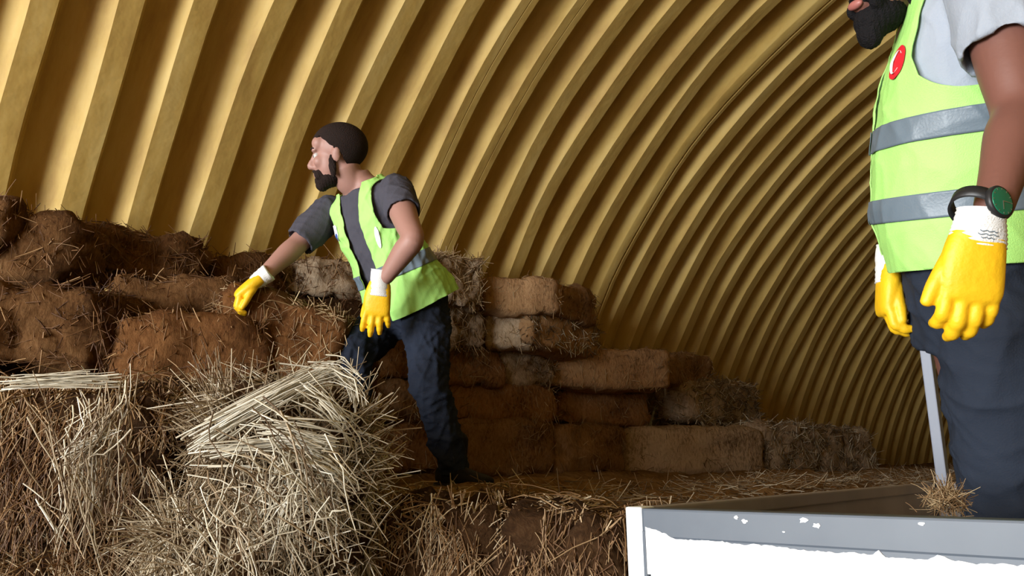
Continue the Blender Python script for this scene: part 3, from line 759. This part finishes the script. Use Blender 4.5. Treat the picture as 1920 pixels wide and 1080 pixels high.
def sleeve(a, b, r0, r1, ref, length, extra=.06):
    """short sleeve from the shoulder a along the arm to b, hollow at its end"""
    a, b = np.array(a), np.array(b); d = nrm(b-a); e = a+d*length
    keys = [list(a-d*.01)+[r0, r0], list(a+d*length*.35)+[r0*.98, r0*.98], list(a+d*length*.7)+[(r0+r1)/2, (r0+r1)/2], list(e)+[r1, r1]]
    v1 = catmull(keys, 5)
    inner = [list(e+d*.001)+[r1-.010, r1-.010], list(e-d*extra*.5)+[r1-.012, r1-.012], list(e-d*extra)+[r1-.014, r1-.014]]
    K = np.concatenate([v1, np.array(inner)])
    # explicit rings, since the path turns back on itself
    n = 30; rf = nrm(np.array(ref)-(np.array(ref)@d)*d); bb = np.cross(d, rf); th = np.linspace(0, 2*math.pi, n, endpoint=False)
    v = np.concatenate([k[:3]+(np.cos(th)*k[3])[:, None]*rf+(np.sin(th)*k[4])[:, None]*bb for k in K]); m = len(K)
    f = [(i*n+j, i*n+(j+1) % n, (i+1)*n+(j+1) % n, (i+1)*n+j) for i in range(m-1) for j in range(n)]
    f.append(tuple(range(n))[::-1]); f.append(tuple((m-1)*n+j for j in range(n)))
    return v, f
def boot(name, ank, toe, m, parent, k=1.0):
    ank, toe = np.array(ank), np.array(toe); d = toe-ank; d[2] = 0; d = nrm(d); z = np.array([0, 0, 1.0])
    s = np.cross(z, d); z0 = toe[2]
    P = lambda x, h, a, b: list(ank*[1, 1, 0]+d*x*k+np.array([0, 0, z0+h*k]))+[a*k, b*k]
    sh = [loft([P(-.075, .045, .03, .035), P(-.04, .045, .037, .043), P(.03, .042, .040, .040), P(.09, .035, .046, .032), P(.15, .028, .045, .026), P(.185, .025, .032, .020)], s, power=2.8),
          loft([P(-.02, .03, .04, .045)[:3]+[.042*k, .05*k], list(ank+z*.02)+[.045*k, .05*k], list(ank+z*.09)+[.05*k, .055*k]], s)]
    o = fuse(name, sh, .006, m, parent, 2)
    so = loft([P(-.082, .010, .034, .012), P(-.03, .010, .042, .012), P(.09, .010, .051, .012), P(.16, .010, .048, .012), P(.197, .012, .03, .010)], s, power=4)
    mesh_np('sole', so[0], so[1], BLACKM, o)
    return o

# ================================================================== trailer
BED_Z = 0.90
heel_z = 1.372
def paint(name, white, grey=(.19, .21, .245)):
    m, nt, b = mat(name, .5); b.inputs['Base Color'].default_value = (*(white if name.startswith('white') else grey), 1); return m
def trailer():
    A = Wz(1172, 952, 1.40); A = np.array([A[0], A[1], 1.40])
    ex = nrm([.996, .087, 0]); ey = nrm([-.087, .996, 0]); ez = np.array([0, 0, 1.0]); up = nrm(ez+ex*0)
    tilt = .019                                   # the trailer stands slightly out of level
    ex = nrm(ex+ez*tilt); ez = np.cross(ex, ey)
    root = empty('trailer', A*[1, 1, 0]+ey*.9+ex*.9); root.location.z = 0
    tag(root, 'white farm trailer with grey top rails parked beside the straw at the lower right', 'trailer')
    Pt = lambda x, y, z: A+ex*x+ey*y+ez*z
    LX, LY, H = 1.9, 1.86, .50
    mw, nt, b = mat('white_trailer_paint', .45); b.inputs['Base Color'].default_value = (.86, .90, .93, 1)
    # grey rail whose paint ends in a torn, ragged edge over the white panel
    mg, nt, b = mat('grey_rail_paint_peeling', .45)
    tc = N(nt, 'ShaderNodeTexCoord'); n1 = N(nt, 'ShaderNodeTexNoise'); n1.inputs['Scale'].default_value = 14; n1.inputs['Detail'].default_value = 5
    nt.links.new(tc.outputs['Object'], n1.inputs['Vector'])
    r = ramp(nt, n1.outputs['Fac'], [(.0, (.070, .090, .120)), (.84, (.095, .118, .150)), (.86, (.80, .82, .85))]); nt.links.new(r.outputs[0], b.inputs['Base Color'])
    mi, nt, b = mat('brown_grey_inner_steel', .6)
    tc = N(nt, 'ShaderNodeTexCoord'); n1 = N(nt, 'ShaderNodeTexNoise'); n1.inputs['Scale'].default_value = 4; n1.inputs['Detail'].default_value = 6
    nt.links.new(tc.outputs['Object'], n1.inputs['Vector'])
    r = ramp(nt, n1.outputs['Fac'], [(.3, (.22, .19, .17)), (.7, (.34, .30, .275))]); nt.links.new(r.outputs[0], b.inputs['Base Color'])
    def box(name, x0, x1, y0, y1, z0, z1, m, parent=root, bev=.004):
        bm = bmesh.new(); vs = [bm.verts.new(V(Pt(x, y, z))) for z in (z0, z1) for y in (y0, y1) for x in (x0, x1)]
        for q in ((0, 2, 3, 1), (4, 5, 7, 6), (0, 1, 5, 4), (2, 6, 7, 3), (0, 4, 6, 2), (1, 3, 7, 5)): bm.faces.new([vs[i] for i in q])
        bmesh.ops.bevel(bm, geom=bm.edges[:], offset=bev, segments=2, profile=.6, affect='EDGES')
        me = bpy.data.meshes.new(name); bm.to_mesh(me); bm.free(); me.materials.append(m)
        o = bpy.data.objects.new(name, me); COL.objects.link(o); par(o, parent); return o
    # near side (front panel with corner post and rail)
    box('side_panel', .045, LX, .006, .030, -H, -.052, mw)
    cp = box('corner_post', 0, .037, 0, .045, -H-.03, .002, mw)
    box('post_slot', .0375, .0435, -.0022, .01, -H, -.040, mg, cp, bev=.0008)
    rail = box('top_rail', .0365, LX, 0, .045, -.052, 0, mg)
    # torn white paint edge: a ragged skin standing 1 mm proud of the rail's lower half
    rng = np.random.default_rng(3); n = 420; xs = np.linspace(.044, LX, n); e = np.zeros(n); cur = -.038
    base = np.interp(xs, [0, .05, .075, .10, .2, .5, 1.9], [-.030, -.033, -.036, -.047, -.052, -.058, -.075])
    jag = np.cumsum(rng.normal(size=n)*.0007); jag -= np.interp(np.arange(n), np.arange(0, n, 30), jag[::30])
    top = base+jag+rng.normal(size=n)*.0005+.007*np.exp(-((xs-.455)/.006)**2)+.005*np.exp(-((xs-.54)/.010)**2)
    v = [Pt(x, -.0012, t) for x, t in zip(xs, top)]+[Pt(x, -.0012, -.115) for x in xs]+[Pt(x, .008, t) for x, t in zip(xs, top)]+[Pt(x, .008, -.115) for x in xs]
    f = [(i, i+1, n+i+1, n+i) for i in range(n-1)]+[(i+1, i, 2*n+i, 2*n+i+1) for i in range(n-1)]+[(n+i, n+i+1, 3*n+i+1, 3*n+i) for i in range(n-1)]
    # the grey rail seen in the photo is about 7 cm tall, so the skirt under it is grey as well
    box('rail_skirt', .0365, LX, .001, .010, -.112, -.050, mg, rail, bev=.001)
    mesh_np('torn_white_paint', v, f, mw, rail, smooth=False)
    for (x, z, r_) in ((.228, -.010, .003), (.243, -.016, .0035), (.345, -.010, .005), (.366, -.018, .004), (.52, -.009, .0028), (.31, -.030, .0015)):
        th = np.linspace(0, 2*math.pi, 11, endpoint=False); rr = r_*(.6+.6*rng.random(11))
        v = [Pt(x+math.cos(t)*q*1.6, -.0012, z+math.sin(t)*q) for t, q in zip(th, rr)]
        mesh_np('paint_chip', v+[Pt(x+math.cos(t)*q*1.6, .002, z+math.sin(t)*q) for t, q in zip(th, rr)], [tuple(range(11))]+[(i, (i+1) % 11, 11+(i+1) % 11, 11+i) for i in range(11)], mw, rail, smooth=False)
    # far-left side, back side, right side
    box('side_panel', 0, .028, .045, LY, -H, -.004, mi)
    box('top_rail', -.004, .034, .045, LY, -.03, .000, mi)
    box('side_panel', .03, LX, LY-.03, LY, -H, -.01, mi)
    box('top_rail', .03, LX, LY-.036, LY+.004, -.03, 0, mi)
    box('side_panel', LX-.03, LX, .045, LY, -H, 0, mw)
    box('bed', 0.0, LX, 0, LY, -H-.05, -H, mi)
    box('chassis_beam', .35, .43, -.3, LY+.1, -H-.17, -H-.05, mi); box('chassis_beam', LX-.43, LX-.35, -.3, LY+.1, -H-.17, -H-.05, mi)
    box('axle', -.02, LX+.02, LY*.5-.03, LY*.5+.03, -H-.23, -H-.17, mi)
    # upright stake at the far corner
    gp, nt, b = mat('grey_steel_post', .5); b.inputs['Base Color'].default_value = (.26, .29, .36, 1)
    box('stake_post', .045, .080, LY-.075, LY-.035, -.45, .50, gp)
    sm, nt, b = mat('bare_steel', .3); b.inputs['Base Color'].default_value = (.7, .72, .75, 1); b.inputs['Metallic'].default_value = .7
    for x in (.16, .32): box('upright_pipe', x, x+.016, .62, .64, -.20, -.045, sm)  # two short upright pipes inside the trailer
    # wheels
    ty, nt, b = mat('tyre_rubber', .9); b.inputs['Base Color'].default_value = (.02, .02, .02, 1)
    zc = -(A[2]-.31)
    for x0 in (-.20, LX+.02):
        c = Pt(x0, LY*.5, 0); c[2] = .31; n = 40; rings = [(0, .17), (0, .24), (.01, .29), (.03, .308), (.15, .308), (.17, .29), (.18, .24), (.18, .17)]
        if x0 > 0: pass
        v = [c+ex*a+(ey*math.cos(2*math.pi*i/n)+np.array([0, 0, 1])*math.sin(2*math.pi*i/n))*b_ for a, b_ in rings for i in range(n)]
        k = len(rings); f = [(q*n+i, q*n+(i+1) % n, (q+1)*n+(i+1) % n, (q+1)*n+i) for q in range(k-1) for i in range(n)]
        f += [((k-1)*n+i, (k-1)*n+(i+1) % n, (i+1) % n, i) for i in range(n)]
        t = mesh_np('wheel', v, f, ty, root)
        v = [c+ex*a+(ey*math.cos(2*math.pi*i/n)+np.array([0, 0, 1])*math.sin(2*math.pi*i/n))*b_ for a, b_ in ((.04, .172), (.05, .10), (.08, .05), (.10, .05), (.13, .10), (.14, .172)) for i in range(n)]
        f = [(q*n+i, q*n+(i+1) % n, (q+1)*n+(i+1) % n, (q+1)*n+i) for q in range(5) for i in range(n)]+[tuple(range(2*n, 3*n)), tuple(range(3*n, 4*n))]
        mesh_np('rim', v, f, mw, t)
    return Pt
TP = trailer()
_ax = TP(1, 0, 0)-TP(0, 0, 0)
BED_Z = float((TP(0, 0, 0)+_ax*((W(1890, 940, 1.63)-TP(0, 0, 0))@_ax))[2]-.50)+.001

for _m in (HAIR, BEARD2, SHIRT1, JEAN1, JEAN2, BOOT): _m.node_tree.nodes['Principled BSDF'].inputs['Specular IOR Level'].default_value = .12
# ------------------------------------------------------------------ the worker climbing over the bales
def worker_climbing():
    root = empty('person', W(800, 900, 3.0))
    tag(root, 'man in dark T-shirt and open neon vest striding over the bales, reaching left', 'person')
    P, Nk = W(764, 556, 3.16), W(677, 352, 3.12)
    shL, shR = W(742, 360, 3.00), W(618, 398, 3.22)
    elL, wrL = W(774, 448, 2.78), W(722, 522, 2.83)
    elR, wrR = W(558, 458, 3.12), W(492, 518, 2.98)
    hpL, hpR = W(798, 585, 3.10), W(738, 585, 3.27)
    knL, anL = W(806, 722, 2.92), W(852, 868, 2.98)
    knR, anR = W(664, 668, 3.02), W(668, 850, 3.14)
    ld_sh, ld_hp = shL-shR, hpL-hpR
    T = Torso(P, Nk, ld_hp, ld_sh, [(-.45, .10, .08, 0), (-.2, .150, .105, 0), (0, .160, .112, 0), (.25, .148, .108, .005), (.5, .158, .112, .008), (.72, .172, .112, .004), (.85, .172, .098, 0), (.94, .150, .08, 0), (1.0, .095, .068, 0), (1.08, .066, .062, .004), (1.2, .06, .058, .01)])
    _, l_, fr_, t_ = T.frame(.8)
    hc = W(633, 293, 3.08)
    F = nrm(-RT*.97-FW*.06-UP*.10); U = nrm(UP*.99-RT*.02); U = nrm(U-(U@F)*F); S = np.cross(U, F)   # S: his left side
    hs, E = head_shapes(hc, F, U, S, 1.0)
    arm = [(.060, .060), (.055, .055), (.046, .046), (.041, .041), (.043, .042), (.036, .034), (.028, .027)]
    body = [T.lofted(-.3, 1.12, 24, -.008)]+hs
    nb = T.frame(1.02)[0]
    body.append(loft([list(nb)+[.062, .062], list(nb*.5+(hc-U*.07)*.5)+[.057, .060], list(hc-U*.04-F*.02)+[.056, .06]], S))
    body += [limb(shL, elL, wrL, arm, l_), limb(shR, elR, wrR, arm, l_)]
    leg = [(.088, .088), (.084, .084), (.068, .068), (.056, .056), (.056, .056), (.045, .045), (.036, .036)]
    body += [limb(hpL, knL, anL, leg, l_), limb(hpR, knR, anR, leg, l_)]
    fuse('body', body, .0055, SKIN1, root, 3)
    head_extras(root, hc, F, U, S, HAIR, HAIR, .004)
    # T-shirt
    sh = [T.lofted(-.12, .985, 26, .006), sleeve(shL, elL, .073, .066, l_, .145), sleeve(shR, elR, .073, .064, l_, .185),
          ellipsoid(shL, np.eye(3), (.071,)*3), ellipsoid(shR, np.eye(3), (.071,)*3)]
    fuse('t_shirt', sh, .006, SHIRT1, root, 2, wr(3, .005, 17))
    # trousers
    lr = [(.100, .100), (.096, .096), (.082, .082), (.073, .073), (.070, .070), (.064, .064), (.060, .060)]
    tr = [T.lofted(-.32, .06, 10, .012), limb(hpL, knL, anL-np.array([0, 0, .02]), lr, l_), limb(hpR, knR, anR, lr, l_)]
    fuse('trousers', tr, .007, JEAN1, root, 2, wr(8, .010, 15, (1, 1, 1.2)))
    boot('boot', anL, W(905, 905, 2.86)*[1, 1, 0]+np.array([0, 0, heel_z]), BOOT, root)
    boot('boot', anR, anR*[1, 1, 0]-FW*[.1, .1, 0]-RT*[.2, .2, 0]+np.array([0, 0, heel_z]), BOOT, root)
    # gloves
    g1, _ = hand('glove', wrL+nrm(wrL-elL)*.035, W(708, 618, 2.83)-W(718, 535, 2.83), FW, -RT, [(.12, .2, .15), (.08, .18, .15), (.12, .22, .15), (.2, .25, .2)], 1.06, GLOVE, root,
         thumb=(.35, .2), cuff=[(-.055, .036, .034), (-.02, .034, .032), (.012, .035, .029), (.034, .041, .027)], cuffmat=CUFF, voxel=.0035)
    g2, _ = hand('glove', wrR+nrm(wrR-elR)*.02, nrm(-RT*.75-UP*.55-FW*.1), nrm(-UP*.8-RT*.2+FW*.4), nrm(-FW*.8-UP*.3), [(.7, .8, .5), (.7, .8, .5), (.75, .8, .5), (.8, .8, .5)], 1.02, GLOVE, root,
         thumb=(.5, .4), cuff=[(-.045, .036, .034), (-.02, .034, .032), (.01, .034, .028), (.022, .037, .025)], cuffmat=CUFF, voxel=.0035)
    # open vest
    def off(u, h):
        o = .020+.030*max(0, .45-h)*1.6
        return o*1.0+.045*max(0, .3-h)*abs(math.cos(u)), o+.10*max(0, .35-h)*max(0, -math.sin(u))
    def keep(s, f, h, u):
        k = 1.0
        if f > 0: k = min(k, (abs(s-.010)-np.interp(h, [-.2, .0, .5, .75, .9, 1.0, 1.1], [.055, .060, .052, .050, .058, .066, .075]))*10)
        if h > .52: k = min(k, (np.interp(h, [.52, .6, .75, .9, 1.0], [.20, .142, .128, .125, .13])-abs(s))*10) if h < .99 else k
        hem = -.10+.05*(math.cos(u) < 0)*abs(math.cos(u))-.03*max(0, math.sin(u))
        k = min(k, (h-hem)*5)
        k = min(k, ((1.035-.0*f)-h)*5) if f < 0 else min(k, (1.02-h)*5)
        return k
    wf = wr(21, .007, 14, (1, 1, .6))
    vest = vest_mesh('safety_vest', T, -.2, 1.04, keep, off, VEST, root, wrf=wf)
    for h0 in (.20,):
        bo = lambda u, h: tuple(x+.004 for x in off(u, h))
        tag(vest_mesh('reflective_band', T, h0, h0+.12, keep, bo, BAND, vest, nv=12, wrf=wf, thick=.001), 'grey reflective band')
    badge('printed_patch', T, math.radians(122), .72, off, .022, .034, WHITE, vest, .0045, wrf=wf)
    badge('printed_patch', T, math.radians(122), .69, off, .017, .015, BLUE, vest, .0062, wrf=wf)
    badge('printed_patch', T, math.radians(52), .55, off, .010, .045, WHITE, vest, .0045, wrf=wf)
    return root

# ------------------------------------------------------------------ the bearded man in the trailer
def man_in_trailer():
    root = empty('person', W(1850, 1180, 1.72)*[1, 1, 0]+np.array([0, 0, BED_Z]))
    tag(root, 'bearded man in neon vest and grey trousers standing in the white trailer, head cropped', 'person')
    P, Nk = W(1846, 560, 1.74), W(1800, -62, 1.72)
    shL, shR = W(1862, -28, 1.52), W(1792, -8, 1.87)
    elL, wrL = W(1912, 212, 1.40), W(1862, 392, 1.27)
    elR, wrR = W(1745, 300, 1.99), W(1670, 500, 1.86)
    hpL, hpR = W(1868, 585, 1.63), W(1850, 585, 1.83)
    z = np.array([0, 0, 1.0])
    knL = W(1890, 940, 1.63); knR = W(1872, 930, 1.85)
    anL = knL*[1, 1, 0]+z*(BED_Z+.09)+RT*.03; anR = knR*[1, 1, 0]+z*(BED_Z+.09)+RT*.03
    T = Torso(P, Nk, hpL-hpR, shL-shR, [(-.45, .11, .09, 0), (-.2, .165, .115, 0), (0, .175, .125, .01), (.25, .172, .128, .02), (.5, .180, .132, .02), (.72, .192, .130, .01), (.85, .190, .112, 0), (.94, .160, .09, 0), (1.0, .105, .075, 0), (1.08, .070, .066, .004), (1.2, .066, .062, .01)])
    _, l_, fr_, t_ = T.frame(.8)
    F = nrm(-RT*.95-FW*.28-UP*.12); U = nrm(UP*.97+FW*.02); U = nrm(U-(U@F)*F); S = np.cross(U, F)
    hc = W(1670, -52, 1.74)
    hs, E = head_shapes(hc, F, U, S, 1.04)
    arm = [(.068, .068), (.064, .062), (.056, .054), (.048, .046), (.048, .046), (.040, .036), (.031, .029)]
    body = [T.lofted(-.3, 1.12, 24, -.010)]+hs
    nb = T.frame(1.02)[0]
    body.append(loft([list(nb)+[.070, .070], list(nb*.5+(hc-U*.07)*.5)+[.066, .068], list(hc-U*.04-F*.02)+[.062, .066]], S))
    body += [limb(shL, elL, wrL, arm, l_), limb(shR, elR, wrR, arm, l_)]
    leg = [(.09, .09), (.086, .086), (.07, .07), (.058, .058), (.056, .056), (.045, .045), (.036, .036)]
    body += [limb(hpL, knL, anL, leg, l_), limb(hpR, knR, anR, leg, l_)]
    fuse('body', body, .0055, SKIN2, root, 3)
    head_extras(root, hc, F, U, S, BEARD2, BEARD2, .022, 1.04)
    e = E((.1, -.068, 0), (.009, .010, .02)); mesh_np('lips', e[0], e[1], LIP, root)
    sh = [T.lofted(.10, .99, 26, .010), sleeve(shL, elL, .088, .080, l_, .165, .075), sleeve(shR, elR, .085, .076, l_, .18),
          ellipsoid(shL, np.eye(3), (.084,)*3), ellipsoid(shR, np.eye(3), (.08,)*3)]
    fuse('t_shirt', sh, .0055, SHIRT2, root, 2, wr(5, .006, 13))
    lr = [(.112, .115), (.108, .110), (.092, .095), (.084, .084), (.080, .080), (.074, .074), (.070, .070)]
    tr = [T.lofted(-.14, .15, 12, .022), limb(hpL, knL, anL, lr, l_), limb(hpR, knR, anR, lr, l_)]
    fuse('trousers', tr, .007, JEAN2, root, 2, wr(9, .007, 10, (1, 1, .8)))
    boot('boot', anL, anL*[1, 1, 0]+nrm(F*[1, 1, 0])*.2+z*BED_Z, BOOT, root)
    boot('boot', anR, anR*[1, 1, 0]+nrm(F*[1, 1, 0])*.2+z*BED_Z, BOOT, root)
    # near glove: back of the hand towards the camera
    dL = W(1812, 640, 1.245)-W(1836, 440, 1.25)
    g1, Lg = hand('glove', W(1834, 442, 1.25), dL, FW, -RT+FW*.15, [(.14, .75, .6), (.12, .60, .5), (.12, .5, .45), (.16, .45, .4)], 1.04, GLOVE, root,
         thumb=(.46, .05), cuff=[(-.040, .0335, .031), (-.028, .035, .031), (-.008, .039, .0275), (.008, .0415, .0245), (.017, .042, .0225)], cuffmat=CUFF, spread=.015, voxel=.0028)
    g2, _ = hand('glove', W(1668, 508, 1.85), W(1652, 640, 1.84)-W(1668, 520, 1.85), nrm(RT*.8-FW*.6), nrm(-RT*.2-FW*.9), [(.35, .9, .5), (.5, .9, .6), (.6, .9, .6), (.7, .9, .6)], 1.05, GLOVE, root,
         thumb=(.3, .25), cuff=[(-.055, .036, .034), (-.02, .034, .032), (.01, .034, .028), (.03, .039, .026)], cuffmat=CUFF, voxel=.003)
    # two printed grey lines on the near cuff
    for q, (x0, wd) in enumerate(((-.004, .013), (.001, .015), (.006, .010))):
        v = []
        for i in range(9):
            y = -.004+wd*(i/4-1)
            for dx in (-.0007, .0007):
                ra, rb = np.interp(x0+dx, [-.040, -.028, -.008, .008, .017], [.0335, .035, .039, .0415, .042]), np.interp(x0+dx, [-.040, -.028, -.008, .008, .017], [.031, .031, .0275, .0245, .0225])
                v.append(Lg(x0+dx+.0012*math.sin(i*2.1), y, -rb*math.sqrt(1-(y/ra)**2)-.0016))
        for p_ in list(v): v.append(p_+FW*.0006)
        f_ = [(2*i, 2*i+2, 2*i+3, 2*i+1) for i in range(8)]
        mesh_np('printed_mark', v, f_, BAND, g1.children[0], smooth=False)
    # wristwatch
    wc = W(1868, 381, 1.232); ad = nrm(wrL-elL)
    nf = nrm(-FW*.93+UP*.05+RT*.25); nf = nrm(nf-(nf@ad)*ad*.7); e1 = nrm(ad-(ad@nf)*nf); e2 = np.cross(nf, e1)
    def disc(c, r, h, n=48, rr=None):
        rings = [(0, r*.96), (h*.15, r), (h*.8, r), (h, r*.94)]
        v = [c+nf*a+(e1*math.cos(2*math.pi*i/n)+e2*math.sin(2*math.pi*i/n))*b for a, b in rings for i in range(n)]
        f = [(k*n+i, k*n+(i+1) % n, (k+1)*n+(i+1) % n, (k+1)*n+i) for k in range(3) for i in range(n)]
        return v, f+[tuple(range(n))[::-1], tuple(3*n+i for i in range(n))]
    wt = empty('wristwatch', wc); par(wt, root); wt.parent = None
    bpy.data.objects.remove(wt)
    v, f = disc(wc, .0265, .010); case = mesh_np('wristwatch', v, f, BLACKM, root)
    mg, nt, b = mat('green_watch_dial', .25); b.inputs['Base Color'].default_value = (.02, .22, .12, 1); b.inputs['Metallic'].default_value = .3
    v, f = disc(wc+nf*.0095, .0225, .0015); d_ = mesh_np('watch_dial', v, f, mg, case)
    mm, nt, b = mat('steel', .3); b.inputs['Base Color'].default_value = (.5, .5, .5, 1); b.inputs['Metallic'].default_value = .9
    for an, ln in ((.5, .014), (2.1, .019)):
        dd = e1*math.cos(an)+e2*math.sin(an); pp = np.cross(nf, dd)
        a = wc+nf*.0115; v = [a-pp*.0008, a+pp*.0008, a+dd*ln+pp*.0004, a+dd*ln-pp*.0004]; v += [q+nf*.0004 for q in v]
        mesh_np('watch_hand', v, [(0, 1, 2, 3), (4, 7, 6, 5), (0, 4, 5, 1), (1, 5, 6, 2), (2, 6, 7, 3), (3, 7, 4, 0)], mm, case, smooth=False)
    for i in range(12):
        dd = e1*math.cos(i*math.pi/6)+e2*math.sin(i*math.pi/6); pp = np.cross(nf, dd); a = wc+nf*.0111+dd*.0185
        v = [a-pp*.0007, a+pp*.0007, a+dd*.003+pp*.0007, a+dd*.003-pp*.0007]; v += [q+nf*.0003 for q in v]
        mesh_np('hour_mark', v, [(0, 1, 2, 3), (4, 7, 6, 5), (0, 4, 5, 1), (1, 5, 6, 2), (2, 6, 7, 3), (3, 7, 4, 0)], mm, case, smooth=False)
    # strap: loop round the wrist
    n = 44; rw = .036; cc = wc-nf*(rw-.004); vs = []
    for i in range(n):
        a = 2*math.pi*i/n; r_ = nf*math.cos(a)*rw+e2*math.sin(a)*rw*1.08
        for (dz, dr) in ((-.011, 0), (.011, 0), (.011, .0035), (-.011, .0035)): vs.append(cc+r_*(1+dr/rw)+e1*dz)
    fs = [(i*4+k, i*4+(k+1) % 4, ((i+1) % n)*4+(k+1) % 4, ((i+1) % n)*4+k) for i in range(n) for k in range(4)]
    mesh_np('watch_strap', vs, fs, BLACKM, case)
    # vest
    def off(u, h):
        return .030+.012*max(0, .5-h), .022+.045*max(0, math.sin(u))*max(0, 1-abs(h-.30)*2.0)+.03*max(0, -math.sin(u))-.02*max(0, h-.6)*max(0, math.sin(u))
    def keep(s, f, h, u):
        k = 1.0
        if f > 0: k = min(k, (abs(s)-np.interp(h, [-.2, .6, .8, 1.0, 1.1], [.004, .006, .03, .075, .085]))*10)
        if h > .50: k = min(k, (np.interp(h, [.54, .60, .66, .75, .9, 1.0], [.26, .215, .180, .158, .148, .14])-abs(s))*10) if h < .99 else k
        hem = .095+.02*abs(math.cos(u))+.10*max(0, 1-abs(s)/.05)**2*(f > 0)
        k = min(k, (h-hem)*5); k = min(k, (1.03-h)*5)
        return k
    wf = wr(31, .006, 9, (1, 1, .8))
    vest = vest_mesh('safety_vest', T, -.05, 1.04, keep, off, VEST, root, wrf=wf, nu=240, nv=150)
    bo = lambda u, h: tuple(x+.004 for x in off(u, h))
    for h0 in (.255, .475):
        tag(vest_mesh('reflective_band', T, h0, h0+.072, keep, bo, BAND, vest, nv=12, nu=240, wrf=wf, thick=.001), 'grey reflective band')
    b1 = badge('red_badge', T, math.radians(57), .715, off, .033, .035, RED, vest, .004, wrf=wf)
    badge('crescent', T, math.radians(57), .715, off, .023, .024, WHITE, b1, .0056, arcs=(.006, .017, -1), wrf=wf)
    return root
worker_climbing()
man_in_trailer()

# clump of straw caught on the trailer rail by the man's leg
_rng = np.random.default_rng(77); _n = 420
_c = W(1776, 938, 1.37)
_r = _c+_rng.normal(size=(_n, 3))*np.array([.013, .013, .011]); _D = _rng.normal(size=(_n, 3)); _D[:, 2] += .3
_o = strands('straw_clump', _r, _D, _rng.uniform(.012, .042, _n), .0008, 78, M['st_tan'], None, bend=.7, tint=np.clip(_rng.beta(1.6, 1.8, _n), 0, 1))
tag(_o, "small clump of straw caught on the grey trailer rail by the man's trousers", 'straw', kind='stuff')
